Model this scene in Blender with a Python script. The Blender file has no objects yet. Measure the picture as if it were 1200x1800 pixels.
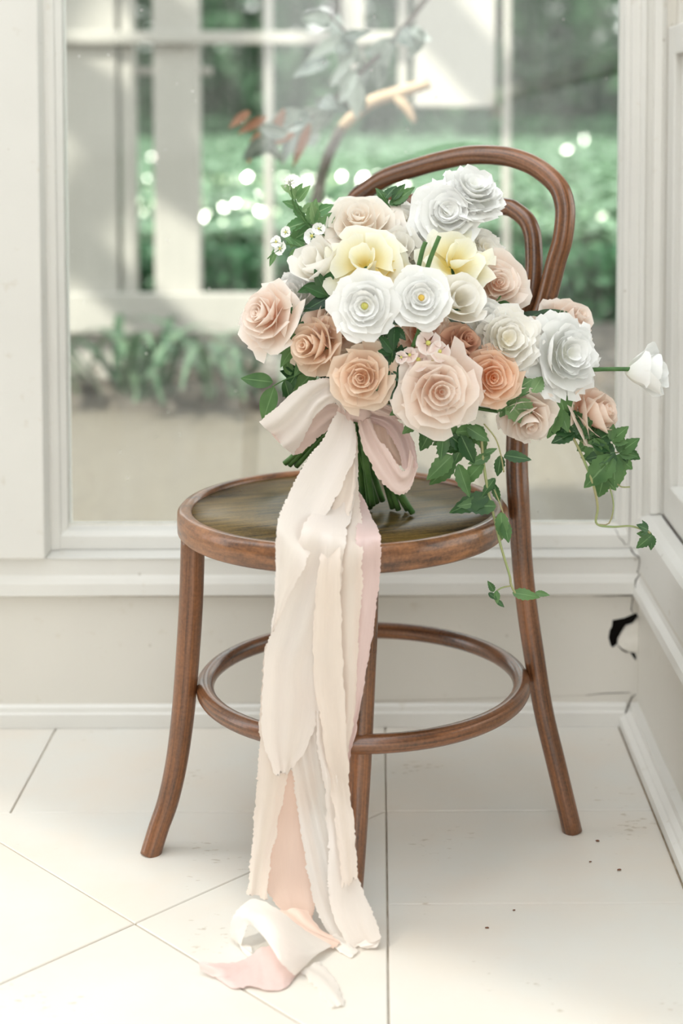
import bpy, bmesh, math, random
from mathutils import Vector, Matrix, Euler, noise
R = random.Random(7)
C = bpy.context.scene
COL = C.collection
# ------------------------------------------------------------------ camera, sky, sun, exposure
FPX, UC, VH, PITCH, CAMH = 2700.0, 690.0, 230.0, math.radians(3.5), 0.9415
YAW = -math.atan(25/FPX)
VC = VH + FPX*math.tan(PITCH)
cam_d = bpy.data.cameras.new('camera'); cam = bpy.data.objects.new('camera', cam_d); COL.objects.link(cam)
cam.location = (0, 0, CAMH); cam.rotation_euler = (math.pi/2 - PITCH, 0, YAW)
cam_d.sensor_width = 36; cam_d.lens = FPX/1800*36
cam_d.shift_x = (600-UC)/1800; cam_d.shift_y = (VC-900)/1800
cam_d.clip_start = .05; cam_d.clip_end = 300
cam_d.dof.use_dof = True; cam_d.dof.focus_distance = 1.93; cam_d.dof.aperture_fstop = 2.6
C.camera = cam
W = bpy.data.worlds.new('sky'); C.world = W; W.use_nodes = True
wn, wl = W.node_tree.nodes, W.node_tree.links
tc = wn.new('ShaderNodeTexCoord'); sx = wn.new('ShaderNodeSeparateXYZ'); rp = wn.new('ShaderNodeValToRGB')
wl.new(tc.outputs['Generated'], sx.inputs[0]); wl.new(sx.outputs['Z'], rp.inputs[0]); wl.new(rp.outputs[0], wn['Background'].inputs[0])
rp.color_ramp.elements[0].position = 0.0; rp.color_ramp.elements[0].color = (1, .985, .96, 1)
rp.color_ramp.elements[1].position = 0.8; rp.color_ramp.elements[1].color = (.93, .97, 1, 1)
wn['Background'].inputs[1].default_value = 1.0
SUN = Vector((.60, .44, -.67)).normalized()
sl = bpy.data.lights.new('sun', 'SUN'); sl.energy = 3.6; sl.angle = math.radians(1.2); sl.color = (1, .95, .86)
so = bpy.data.objects.new('sun', sl); COL.objects.link(so); so.location = (-6, -4, 8)
so.rotation_euler = SUN.to_track_quat('-Z', 'Y').to_euler()
C.view_settings.view_transform = 'Standard'; C.view_settings.look = 'None'
C.view_settings.gamma = 1; C.view_settings.use_curve_mapping = False
C.view_settings.exposure = 1.8

# ------------------------------------------------------------------ helpers
CM = Euler(cam.rotation_euler).to_matrix(); CO = Vector(cam.location)
def ray(u, v): return CM @ Vector(((u-UC)/FPX, -(v-VC)/FPX, -1))
def P(u, v, Y):                       # point of the pixel's sight line at distance Y in the room
    d = ray(u, v); return CO + d*((Y-CO.y)/d.y)
def G(u, v, z):                       # point of the pixel's sight line at height z
    d = ray(u, v); return CO + d*((z-CO.z)/d.z)
def proj(p):
    q = CM.transposed() @ (Vector(p)-CO); return UC + FPX*q.x/-q.z, VC - FPX*q.y/-q.z
WL = {}
def tag(o, label=None, cat=None, group=None, kind=None):
    if label: o['label'] = label
    if cat: o['category'] = cat
    if group: o['group'] = group
    if kind: o['kind'] = kind
    return o
def empty(name, loc=(0,0,0), label=None, cat=None, group=None, kind=None, parent=None):
    o = bpy.data.objects.new(name, None); COL.objects.link(o); o.empty_display_size = .05
    loc = Vector(loc); WL[o.name] = loc
    if parent: o.parent = parent; o.location = loc - WL[parent.name]
    else: o.location = loc
    return tag(o, label, cat, group, kind)
def mesh(name, V, F, mat, parent=None, uv=None, smooth=True, origin=None):
    base = WL[parent.name] if parent else Vector((0,0,0))
    org = Vector(origin) if origin is not None else base
    me = bpy.data.meshes.new(name); me.from_pydata([tuple(Vector(p)-org) for p in V], [], F)
    if uv:
        l = me.uv_layers.new(name='UVMap'); vi = [0]*len(me.loops); me.loops.foreach_get('vertex_index', vi)
        a = []
        for i in vi: a += uv[i]
        l.data.foreach_set('uv', a)
    if smooth: me.polygons.foreach_set('use_smooth', [True]*len(me.polygons))
    me.materials.append(mat); me.update()
    o = bpy.data.objects.new(name, me); COL.objects.link(o)
    if parent: o.parent = parent
    o.location = org - base; WL[o.name] = org
    return o
def spline(pts, n):
    pts = [tuple(p) for p in pts]; k = len(pts); out = []
    for i in range(n+1):
        x = i/n*(k-1); j = min(int(x), k-2); f = x-j
        a, b, c, d = pts[max(j-1,0)], pts[j], pts[j+1], pts[min(j+2,k-1)]
        out.append(tuple(.5*((2*q)+(r-p_)*f+(2*p_-5*q+4*r-s)*f*f+(3*q-p_-3*r+s)*f**3) for p_,q,r,s in zip(a,b,c,d)))
    return out
def tube_data(pts, rad, seg=10, n=None, cap=True, closed=False):
    if n: 
        q = spline([tuple(p)+(r,) for p, r in zip(pts, rad)], n); pts = [Vector(p[:3]) for p in q]; rad = [max(p[3],1e-4) for p in q]
    else: pts = [Vector(p) for p in pts]
    V, F, U = [], [], []
    N = len(pts); up = None; L = 0
    for i in range(N):
        if closed: t = pts[(i+1)%N]-pts[i-1]
        else: t = pts[min(i+1,N-1)]-pts[max(i-1,0)]
        t.normalize()
        if up is None: up = t.orthogonal().normalized()
        up = (up - t*up.dot(t)).normalized(); b = t.cross(up)
        if i: L += (pts[i]-pts[i-1]).length
        for k in range(seg):
            a = 2*math.pi*k/seg
            V.append(pts[i]+(up*math.cos(a)+b*math.sin(a))*rad[i]); U.append((k/seg, L))
    for i in range(N if closed else N-1):
        for k in range(seg):
            F.append((i*seg+k, i*seg+(k+1)%seg, ((i+1)%N)*seg+(k+1)%seg, ((i+1)%N)*seg+k))
    if cap and not closed:
        F.append(tuple(range(seg-1,-1,-1))); F.append(tuple((N-1)*seg+k for k in range(seg)))
    return V, F, U
def tube(name, pts, rad, mat, parent=None, seg=10, n=None, closed=False):
    if not hasattr(rad, '__len__'): rad = [rad]*len(pts)
    V, F, U = tube_data(pts, rad, seg, n, True, closed)
    return mesh(name, V, F, mat, parent, U)
def join(parts):
    V, F, U = [], [], []
    for p in parts:
        k = len(V); V += list(p[0]); F += [tuple(i+k for i in f) for f in p[1]]; U += list(p[2]) if len(p) > 2 and p[2] else [(0,0)]*len(p[0])
    return V, F, U
def box(name, lo, hi, mat, parent=None, bev=.003, kind=None):
    bm = bmesh.new(); bmesh.ops.create_cube(bm, size=1)
    lo, hi = Vector(lo), Vector(hi)
    for v in bm.verts: v.co = Vector([(lo[i]+hi[i])/2 + v.co[i]*(hi[i]-lo[i]) for i in range(3)])
    if bev: bmesh.ops.bevel(bm, geom=bm.edges[:], offset=bev, segments=2, profile=.5, affect='EDGES')
    V = [v.co.copy() for v in bm.verts]; bm.verts.index_update(); F = [[v.index for v in f.verts] for f in bm.faces]; bm.free()
    o = mesh(name, V, F, mat, parent, smooth=False)
    if kind: o['kind'] = kind
    return o
def extrude(name, prof, a, b, axis, mat, parent=None, kind=None):
    """profile of 2-D points swept between a and b along axis 'x' (prof = y,z), 'y' (x,z) or 'z' (x,y)"""
    n = len(prof); mk = {'x': lambda t,p: (t,p[0],p[1]), 'y': lambda t,p: (p[0],t,p[1]), 'z': lambda t,p: (p[0],p[1],t)}[axis]
    V = [mk(a,p) for p in prof]+[mk(b,p) for p in prof]
    F = [(i,(i+1)%n,n+(i+1)%n,n+i) for i in range(n)]+[tuple(range(n-1,-1,-1)), tuple(range(n,2*n))]
    o = mesh(name, V, F, mat, parent, smooth=False)
    bm = bmesh.new(); bm.from_mesh(o.data); bmesh.ops.recalc_face_normals(bm, faces=bm.faces); bm.to_mesh(o.data); bm.free()
    if kind: o['kind'] = kind
    return o
def prism(name, poly, z0, z1, mat, parent=None, bev=.0012):
    bm = bmesh.new(); f = bm.faces.new([bm.verts.new((x,y,z1)) for x,y in poly])
    r = bmesh.ops.extrude_face_region(bm, geom=[f]); 
    for e in r['geom']:
        if isinstance(e, bmesh.types.BMVert): e.co.z = z0
    bmesh.ops.recalc_face_normals(bm, faces=bm.faces)
    te = [e for e in bm.edges if all(abs(v.co.z-z1)<1e-6 for v in e.verts)]
    if bev: bmesh.ops.bevel(bm, geom=te, offset=bev, segments=1, affect='EDGES')
    bm.verts.index_update(); V = [v.co.copy() for v in bm.verts]; F = [[v.index for v in q.verts] for q in bm.faces]; bm.free()
    return mesh(name, V, F, mat, parent, smooth=False)

# ------------------------------------------------------------------ materials
def s2l(c): return tuple((x/255/12.92 if x/255 <= .04045 else ((x/255+.055)/1.055)**2.4) for x in c)
def newmat(name):
    m = bpy.data.materials.new(name); m.use_nodes = True; nt = m.node_tree
    return m, nt, nt.nodes['Principled BSDF'], nt.nodes['Material Output']
def N(nt, t, **k):
    n = nt.nodes.new(t)
    for a, b in k.items():
        if a in n.inputs: n.inputs[a].default_value = b
        else: setattr(n, a, b)
    return n
def noisy(name, c0, c1, scale=8, rough=.6, bump=0, detail=4, stretch=None, coord='Object', spec=.4, dist=.004, lo=.3, hi=.7):
    m, nt, b, _ = newmat(name); L = nt.links
    tc = N(nt,'ShaderNodeTexCoord'); mp = N(nt,'ShaderNodeMapping'); L.new(tc.outputs[coord], mp.inputs[0])
    if stretch: mp.inputs['Scale'].default_value = stretch
    nz = N(nt,'ShaderNodeTexNoise', Scale=scale, Detail=detail); L.new(mp.outputs[0], nz.inputs['Vector'])
    cr = N(nt,'ShaderNodeValToRGB'); L.new(nz.outputs['Fac'], cr.inputs[0])
    cr.color_ramp.elements[0].position = lo; cr.color_ramp.elements[1].position = hi
    cr.color_ramp.elements[0].color = (*s2l(c0),1); cr.color_ramp.elements[1].color = (*s2l(c1),1)
    L.new(cr.outputs[0], b.inputs['Base Color']); b.inputs['Roughness'].default_value = rough
    b.inputs['Specular IOR Level'].default_value = spec
    if bump:
        bp = N(nt,'ShaderNodeBump', Strength=bump, Distance=dist); L.new(nz.outputs['Fac'], bp.inputs['Height']); L.new(bp.outputs[0], b.inputs['Normal'])
    return m
def petal(name, base, edge, mid=None, trans=.38, rough=.5):
    m, nt, b, out = newmat(name); L = nt.links
    uv = N(nt,'ShaderNodeUVMap'); sp = N(nt,'ShaderNodeSeparateXYZ'); L.new(uv.outputs[0], sp.inputs[0])
    cr = N(nt,'ShaderNodeValToRGB'); L.new(sp.outputs['Y'], cr.inputs[0])
    e = cr.color_ramp.elements; e[0].color = (*s2l(base),1); e[1].color = (*s2l(edge),1); e[0].position = .15; e[1].position = .95
    if mid: q = e.new(.6); q.color = (*s2l(mid),1)
    mp = N(nt,'ShaderNodeMapping'); mp.inputs['Scale'].default_value = (26,1.5,1); L.new(uv.outputs[0], mp.inputs[0])
    nz = N(nt,'ShaderNodeTexNoise', Scale=1.0, Detail=2.0); L.new(mp.outputs[0], nz.inputs['Vector'])
    mx = N(nt,'ShaderNodeMixRGB', blend_type='MULTIPLY'); mx.inputs[0].default_value = .06
    L.new(cr.outputs[0], mx.inputs[1]); L.new(nz.outputs['Fac'], mx.inputs[2])
    L.new(mx.outputs[0], b.inputs['Base Color']); b.inputs['Roughness'].default_value = rough; b.inputs['Specular IOR Level'].default_value = .25
    tr = N(nt,'ShaderNodeBsdfTranslucent'); L.new(mx.outputs[0], tr.inputs['Color'])
    ms = N(nt,'ShaderNodeMixShader'); ms.inputs[0].default_value = trans
    L.new(b.outputs[0], ms.inputs[1]); L.new(tr.outputs[0], ms.inputs[2]); L.new(ms.outputs[0], out.inputs['Surface'])
    return m
def leafmat(name, dark, light, rough=.4, trans=.25, vein=True, spec=.4):
    m, nt, b, out = newmat(name); L = nt.links
    uv = N(nt,'ShaderNodeUVMap'); sp = N(nt,'ShaderNodeSeparateXYZ'); L.new(uv.outputs[0], sp.inputs[0])
    oi = N(nt,'ShaderNodeObjectInfo'); tc = N(nt,'ShaderNodeTexCoord')
    nz = N(nt,'ShaderNodeTexNoise', Scale=35.0, Detail=2.0); L.new(tc.outputs['Object'], nz.inputs['Vector'])
    ad = N(nt,'ShaderNodeMath', operation='ADD'); ad.use_clamp = True; L.new(nz.outputs['Fac'], ad.inputs[0])
    rm = N(nt,'ShaderNodeMath', operation='MULTIPLY_ADD'); rm.inputs[1].default_value = .7; rm.inputs[2].default_value = -.35
    L.new(oi.outputs['Random'], rm.inputs[0]); L.new(rm.outputs[0], ad.inputs[1])
    cr = N(nt,'ShaderNodeValToRGB'); L.new(ad.outputs[0], cr.inputs[0])
    cr.color_ramp.elements[0].color = (*s2l(dark),1); cr.color_ramp.elements[1].color = (*s2l(light),1)
    cr.color_ramp.elements[0].position = .2; cr.color_ramp.elements[1].position = .85
    src = cr.outputs[0]
    if vein:
        a = N(nt,'ShaderNodeMath', operation='SUBTRACT'); a.inputs[1].default_value = .5; L.new(sp.outputs['X'], a.inputs[0])
        ab = N(nt,'ShaderNodeMath', operation='ABSOLUTE'); L.new(a.outputs[0], ab.inputs[0])
        lt = N(nt,'ShaderNodeMath', operation='LESS_THAN'); lt.inputs[1].default_value = .035; L.new(ab.outputs[0], lt.inputs[0])
        mx = N(nt,'ShaderNodeMixRGB'); mx.inputs[2].default_value = (*s2l(tuple(min(255,c+35) for c in light)),1)
        f = N(nt,'ShaderNodeMath', operation='MULTIPLY'); f.inputs[1].default_value = .5; L.new(lt.outputs[0], f.inputs[0])
        L.new(f.outputs[0], mx.inputs[0]); L.new(src, mx.inputs[1]); src = mx.outputs[0]
    L.new(src, b.inputs['Base Color']); b.inputs['Roughness'].default_value = rough; b.inputs['Specular IOR Level'].default_value = spec
    tr = N(nt,'ShaderNodeBsdfTranslucent'); L.new(src, tr.inputs['Color'])
    ms = N(nt,'ShaderNodeMixShader'); ms.inputs[0].default_value = trans
    L.new(b.outputs[0], ms.inputs[1]); L.new(tr.outputs[0], ms.inputs[2]); L.new(ms.outputs[0], out.inputs['Surface'])
    return m
def woodmat(name, dark, light, rough=.3, sc=(22, 5, 1), coat=.4, wear=.35):
    m, nt, b, _ = newmat(name); L = nt.links
    uv = N(nt,'ShaderNodeUVMap'); mp = N(nt,'ShaderNodeMapping'); mp.inputs['Scale'].default_value = sc; L.new(uv.outputs[0], mp.inputs[0])
    n1 = N(nt,'ShaderNodeTexNoise', Scale=1.0, Detail=6.0, Roughness=.65); L.new(mp.outputs[0], n1.inputs['Vector'])
    tc = N(nt,'ShaderNodeTexCoord'); n2 = N(nt,'ShaderNodeTexNoise', Scale=9.0, Detail=3.0); L.new(tc.outputs['Object'], n2.inputs['Vector'])
    n3 = N(nt,'ShaderNodeTexNoise', Scale=260.0, Detail=2.0); L.new(tc.outputs['Object'], n3.inputs['Vector'])
    mix = N(nt,'ShaderNodeMath', operation='MULTIPLY_ADD'); mix.inputs[1].default_value = .55
    L.new(n1.outputs['Fac'], mix.inputs[0]); h = N(nt,'ShaderNodeMath', operation='MULTIPLY'); h.inputs[1].default_value = .3
    L.new(n2.outputs['Fac'], h.inputs[0]); h2 = N(nt,'ShaderNodeMath', operation='MULTIPLY_ADD'); h2.inputs[1].default_value = .15
    L.new(n3.outputs['Fac'], h2.inputs[0]); L.new(h.outputs[0], h2.inputs[2]); L.new(h2.outputs[0], mix.inputs[2])
    cr = N(nt,'ShaderNodeValToRGB'); L.new(mix.outputs[0], cr.inputs[0])
    cr.color_ramp.elements[0].position = .38; cr.color_ramp.elements[1].position = .62
    cr.color_ramp.elements[0].color = (*s2l(dark),1); cr.color_ramp.elements[1].color = (*s2l(light),1)
    L.new(cr.outputs[0], b.inputs['Base Color'])
    rr = N(nt,'ShaderNodeMapRange'); rr.inputs['To Min'].default_value = rough-.08; rr.inputs['To Max'].default_value = rough+.25
    L.new(n2.outputs['Fac'], rr.inputs['Value']); L.new(rr.outputs[0], b.inputs['Roughness'])
    b.inputs['Coat Weight'].default_value = coat; b.inputs['Coat Roughness'].default_value = .12
    bp = N(nt,'ShaderNodeBump', Strength=.12, Distance=.001); L.new(n1.outputs['Fac'], bp.inputs['Height']); L.new(bp.outputs[0], b.inputs['Normal'])
    return m
def paintmat(name, col, dirt=(196,186,168), amount=.5, rough=.42):
    """old white gloss paint: faint mottling, small specks and scuffs"""
    m, nt, b, _ = newmat(name); L = nt.links
    tc = N(nt,'ShaderNodeTexCoord')
    n1 = N(nt,'ShaderNodeTexNoise', Scale=5.0, Detail=5.0); L.new(tc.outputs['Object'], n1.inputs['Vector'])
    n2 = N(nt,'ShaderNodeTexNoise', Scale=45.0, Detail=3.0); L.new(tc.outputs['Object'], n2.inputs['Vector'])
    vo = N(nt,'ShaderNodeTexVoronoi', Scale=17.0); L.new(tc.outputs['Object'], vo.inputs['Vector'])
    c1 = N(nt,'ShaderNodeValToRGB'); L.new(n1.outputs['Fac'], c1.inputs[0])
    c1.color_ramp.elements[0].position = .3; c1.color_ramp.elements[1].position = .7
    c1.color_ramp.elements[0].color = (*s2l(tuple(c-5 for c in col)),1); c1.color_ramp.elements[1].color = (*s2l(col),1)
    r2 = N(nt,'ShaderNodeValToRGB'); L.new(n2.outputs['Fac'], r2.inputs[0]); r2.color_ramp.elements[0].position = .66; r2.color_ramp.elements[1].position = .8
    f = N(nt,'ShaderNodeMath', operation='MULTIPLY'); f.inputs[1].default_value = amount; L.new(r2.outputs[0], f.inputs[0])
    mx = N(nt,'ShaderNodeMixRGB'); L.new(f.outputs[0], mx.inputs[0]); L.new(c1.outputs[0], mx.inputs[1]); mx.inputs[2].default_value = (*s2l(dirt),1)
    r3 = N(nt,'ShaderNodeMath', operation='LESS_THAN'); r3.inputs[1].default_value = .045; L.new(vo.outputs['Distance'], r3.inputs[0])
    f3 = N(nt,'ShaderNodeMath', operation='MULTIPLY'); f3.inputs[1].default_value = amount*.8; L.new(r3.outputs[0], f3.inputs[0])
    mx2 = N(nt,'ShaderNodeMixRGB'); L.new(f3.outputs[0], mx2.inputs[0]); L.new(mx.outputs[0], mx2.inputs[1]); mx2.inputs[2].default_value = (*s2l((150,140,125)),1)
    L.new(mx2.outputs[0], b.inputs['Base Color']); b.inputs['Roughness'].default_value = rough; b.inputs['Specular IOR Level'].default_value = .35
    bp = N(nt,'ShaderNodeBump', Strength=.08, Distance=.002); L.new(n2.outputs['Fac'], bp.inputs['Height']); L.new(bp.outputs[0], b.inputs['Normal'])
    return m
def stonemat(name):
    """travertine: cream with pinkish clouds and small pits drawn out along the bedding"""
    m, nt, b, _ = newmat(name); L = nt.links
    tc = N(nt,'ShaderNodeTexCoord'); oi = N(nt,'ShaderNodeObjectInfo')
    of = N(nt,'ShaderNodeVectorMath', operation='SCALE'); L.new(oi.outputs['Location'], of.inputs[0]); of.inputs['Scale'].default_value = 0
    n1 = N(nt,'ShaderNodeTexNoise', Scale=4.5, Detail=6.0, Roughness=.6); L.new(tc.outputs['Object'], n1.inputs['Vector'])
    c1 = N(nt,'ShaderNodeValToRGB'); L.new(n1.outputs['Fac'], c1.inputs[0]); e = c1.color_ramp.elements
    e[0].position = .35; e[1].position = .68; e[0].color = (*s2l((211,209,202)),1); e[1].color = (*s2l((214,205,193)),1)
    mp = N(nt,'ShaderNodeMapping'); mp.inputs['Scale'].default_value = (60,150,60); L.new(tc.outputs['Object'], mp.inputs[0])
    n2 = N(nt,'ShaderNodeTexNoise', Scale=1.0, Detail=3.0); L.new(mp.outputs[0], n2.inputs['Vector'])
    n3 = N(nt,'ShaderNodeTexNoise', Scale=7.0, Detail=2.0); L.new(tc.outputs['Object'], n3.inputs['Vector'])
    pr = N(nt,'ShaderNodeMath', operation='MULTIPLY'); L.new(n2.outputs['Fac'], pr.inputs[0]); L.new(n3.outputs['Fac'], pr.inputs[1])
    r2 = N(nt,'ShaderNodeValToRGB'); L.new(pr.outputs[0], r2.inputs[0]); r2.color_ramp.elements[0].position = .40; r2.color_ramp.elements[1].position = .45
    mx = N(nt,'ShaderNodeMixRGB'); f = N(nt,'ShaderNodeMath', operation='MULTIPLY'); f.inputs[1].default_value = .65; L.new(r2.outputs[0], f.inputs[0])
    L.new(f.outputs[0], mx.inputs[0]); L.new(c1.outputs[0], mx.inputs[1]); mx.inputs[2].default_value = (*s2l((176,164,146)),1)
    L.new(mx.outputs[0], b.inputs['Base Color']); b.inputs['Roughness'].default_value = .5; b.inputs['Specular IOR Level'].default_value = .3
    bp = N(nt,'ShaderNodeBump', Strength=.25, Distance=.001, invert=True); L.new(r2.outputs[0], bp.inputs['Height']); L.new(bp.outputs[0], b.inputs['Normal'])
    return m
def glassmat(name, dirt=True):
    m, nt, b, out = newmat(name); L = nt.links; nt.nodes.remove(b)
    t = N(nt,'ShaderNodeBsdfTransparent'); t.inputs[0].default_value = (.89,.91,.895,1)
    g = N(nt,'ShaderNodeBsdfGlossy'); g.inputs['Roughness'].default_value = .02
    fr = N(nt,'ShaderNodeFresnel', IOR=1.62); ms = N(nt,'ShaderNodeMixShader'); L.new(fr.outputs[0], ms.inputs[0]); L.new(t.outputs[0], ms.inputs[1]); L.new(g.outputs[0], ms.inputs[2])
    d = N(nt,'ShaderNodeBsdfDiffuse'); d.inputs[0].default_value = (.85,.84,.8,1)
    tc = N(nt,'ShaderNodeTexCoord'); vo = N(nt,'ShaderNodeTexVoronoi', Scale=26.0); L.new(tc.outputs['Object'], vo.inputs['Vector'])
    lt = N(nt,'ShaderNodeMath', operation='LESS_THAN'); lt.inputs[1].default_value = .05; L.new(vo.outputs['Distance'], lt.inputs[0])
    nz = N(nt,'ShaderNodeTexNoise', Scale=3.0, Detail=6.0); mp = N(nt,'ShaderNodeMapping'); mp.inputs['Scale'].default_value = (6,1,1.2); L.new(tc.outputs['Object'], mp.inputs[0]); L.new(mp.outputs[0], nz.inputs['Vector'])
    mr = N(nt,'ShaderNodeMapRange'); mr.inputs['From Min'].default_value = .4; mr.inputs['From Max'].default_value = .8; mr.inputs['To Max'].default_value = .10; L.new(nz.outputs['Fac'], mr.inputs['Value'])
    mm = N(nt,'ShaderNodeMath', operation='MULTIPLY'); mm.inputs[1].default_value = .45; L.new(lt.outputs[0], mm.inputs[0])
    mxm = N(nt,'ShaderNodeMath', operation='ADD'); L.new(mm.outputs[0], mxm.inputs[0]); L.new(mr.outputs[0], mxm.inputs[1])
    m2 = N(nt,'ShaderNodeMixShader'); L.new(mxm.outputs[0], m2.inputs[0]); L.new(ms.outputs[0], m2.inputs[1]); L.new(d.outputs[0], m2.inputs[2])
    L.new(m2.outputs[0], out.inputs['Surface']); return m
def silk(name, col, trans=.3, rough=.5, sheen=.3):
    m, nt, b, out = newmat(name); L = nt.links
    uv = N(nt,'ShaderNodeUVMap'); mp = N(nt,'ShaderNodeMapping'); mp.inputs['Scale'].default_value = (60,4,1); L.new(uv.outputs[0], mp.inputs[0])
    nz = N(nt,'ShaderNodeTexNoise', Scale=1.0, Detail=3.0); L.new(mp.outputs[0], nz.inputs['Vector'])
    mx = N(nt,'ShaderNodeMixRGB', blend_type='MULTIPLY'); mx.inputs[0].default_value = .08; mx.inputs[1].default_value = (*s2l(col),1); L.new(nz.outputs['Fac'], mx.inputs[2])
    L.new(mx.outputs[0], b.inputs['Base Color']); b.inputs['Roughness'].default_value = rough; b.inputs['Sheen Weight'].default_value = sheen
    bp = N(nt,'ShaderNodeBump', Strength=.12, Distance=.0006); L.new(nz.outputs['Fac'], bp.inputs['Height']); L.new(bp.outputs[0], b.inputs['Normal'])
    tr = N(nt,'ShaderNodeBsdfTranslucent'); L.new(mx.outputs[0], tr.inputs['Color'])
    ms = N(nt,'ShaderNodeMixShader'); ms.inputs[0].default_value = trans
    L.new(b.outputs[0], ms.inputs[1]); L.new(tr.outputs[0], ms.inputs[2]); L.new(ms.outputs[0], out.inputs['Surface']); return m
def plain(name, col, rough=.6, spec=.4):
    m, nt, b, _ = newmat(name); b.inputs['Base Color'].default_value = (*s2l(col),1); b.inputs['Roughness'].default_value = rough; b.inputs['Specular IOR Level'].default_value = spec; return m

M = dict(
 paint=paintmat('white_paint', (223,221,215)), panel=paintmat('panel_paint', (218,214,205), amount=.35), stone=stonemat('travertine'),
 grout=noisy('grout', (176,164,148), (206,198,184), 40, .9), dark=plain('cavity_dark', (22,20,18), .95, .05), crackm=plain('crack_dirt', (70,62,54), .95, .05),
 plaster=noisy('broken_plaster', (222,218,208), (236,232,224), 40, .85, .4), glass=glassmat('window_glass'),
 wood=woodmat('bent_beech', (54,33,20), (144,93,56), .24), woodrim=woodmat('seat_rim_beech', (72,44,25), (158,106,66), .3, (3,26,1)),
 woodtop=woodmat('seat_veneer', (24,22,11), (122,98,50), .24, (3.2,34,1), .0), dirtm=noisy('dirt_line', (120,104,84), (160,148,128), 60, .95),
 gravel=noisy('gravel_path', (82,76,67), (102,96,85), 60, .9, .4, 6), soil=noisy('bark_soil', (52,48,44), (96,90,82), 22, .95, .8, 6),
 lawn=noisy('lawn', (46,78,52), (80,110,76), 3, .9, .3, 6),
 white_wood=paintmat('weathered_white_timber', (170,167,160), amount=.3, rough=.6), bark=noisy('bark', (66,58,50), (112,104,94), 14, .9, .8, 6, (1,1,.3)),
 pale_wood=noisy('cut_branch', (150,128,104), (176,154,128), 20, .8), spec_d=plain('debris', (110,70,50), .8),
)
M['woodtop'].node_tree.nodes['Principled BSDF'].inputs['Specular IOR Level'].default_value = .25
M['tint'] = newmat('tinted_glass')[0]  # pane of the added sun blocker, dims the sun patch on the floor
_nt = M['tint'].node_tree; _t = _nt.nodes.new('ShaderNodeBsdfTransparent'); _t.inputs[0].default_value = (.36,.36,.355,1); _nt.links.new(_t.outputs[0], _nt.nodes['Material Output'].inputs['Surface'])
M['strap'] = leafmat('strap_leaf', (54,80,60), (100,124,98), .4, .2, False)
M['ivy_far'] = leafmat('ivy_groundcover', (46,86,60), (116,146,114), .14, .2, False, .8)
M['glint'] = leafmat('waxy_leaf', (90,128,84), (150,176,130), .16, .15, False, 1.0)
M['hedge'] = leafmat('hedge_leaf', (40,84,54), (84,128,86), .4, .25, False)
M['tree'] = leafmat('tree_leaf', (30,64,42), (78,114,80), .5, .3, False)
M['shrub'] = leafmat('grey_green_leaf', (78,98,84), (168,178,166), .25, .2, True, .7)
M['rust'] = leafmat('rust_leaf', (150,96,66), (188,140,110), .4, .25)
M['leaf'] = leafmat('clematis_leaf', (46,84,44), (100,138,82), .42, .25)
M['leaf_pale'] = leafmat('young_leaf', (92,138,84), (140,172,120), .45, .35)
M['ivy'] = leafmat('dark_foliage', (28,60,34), (64,104,58), .32, .2)
M['stem'] = noisy('green_stem', (48,88,42), (92,130,70), 30, .45)
M['vine'] = noisy('vine_stem', (138,160,104), (166,150,112), 20, .5)
M['peach'] = petal('peach_petal', (240,182,146), (252,237,224), (248,219,198))
M['blush'] = petal('blush_petal', (246,204,176), (253,243,234), (251,234,220))
M['caramel'] = petal('caramel_petal', (237,192,154), (251,233,214), (247,219,194))
M['apricot'] = petal('apricot_petal', (238,160,98), (250,224,202), (246,202,164))
M['bronze'] = petal('bronze_petal', (214,158,124), (238,202,178), (230,184,156))
M['cream'] = petal('cream_petal', (251,232,208), (253,248,240), (252,242,230))
M['white'] = petal('white_petal', (248,248,238), (254,254,252), (253,253,250), .25)
M['ivory'] = petal('ivory_petal', (250,242,218), (254,252,247), (253,249,238), .3)
M['yellow'] = petal('pale_yellow_petal', (242,218,124), (253,252,238), (251,246,214))
M['gold'] = petal('golden_throat', (210,156,44), (246,226,150), (236,196,96))
M['pinkwax'] = petal('wax_petal', (244,216,206), (252,244,238))
M['eye'] = noisy('flower_eye', (176,176,86), (214,206,120), 300, .7)
M['yeye'] = noisy('stamens', (206,166,60), (228,200,110), 300, .8)
M['silk_ivory'] = silk('ivory_silk', (243,234,226), .3); M['silk_cream'] = silk('cream_silk', (241,228,216), .3)
M['silk_blush'] = silk('blush_silk', (237,213,203), .25); M['silk_mauve'] = silk('mauve_silk', (228,202,196), .22, .4)
M['silk_peach'] = silk('peach_silk', (236,208,192), .25, .42); M['silk_white'] = silk('white_silk_gauze', (245,239,232), .4)

# ------------------------------------------------------------------ the setting: floor tiles
YB = 2.376                                # face of the back baseboard
floor = box('floor', (-1.9,-1.6,-.05), (.46,2.45,-.004), M['grout'], None, 0, 'structure')
XB = P(678,1500,2).x * 0 + (G(679,1450,0).x)       # joint between the border and the diagonal field
YT = G(300,1427,0).y; YR = G(900,1588,0).y; g = .0011
def rect(x0,y0,x1,y1): return [(x0+g,y0+g),(x1-g,y0+g),(x1-g,y1-g),(x0+g,y1-g)]
YW = YB+.03
XR = .380
tiles = [rect(XB,YT,XR+.02,YW), rect(XB,YR,XR+.02,YT)]
y = YR
while y > -1.5: tiles.append(rect(XB,max(y-.42,-1.6),XR+.02,y)); y -= .42
xj = G(82,1310,0); xk = G(27,1425,0)
cuts = [XB, xj.x, xj.x-.62, xj.x-1.24]
for a, b in zip(cuts, cuts[1:]): tiles.append(rect(b,YT,a,YW))
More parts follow.
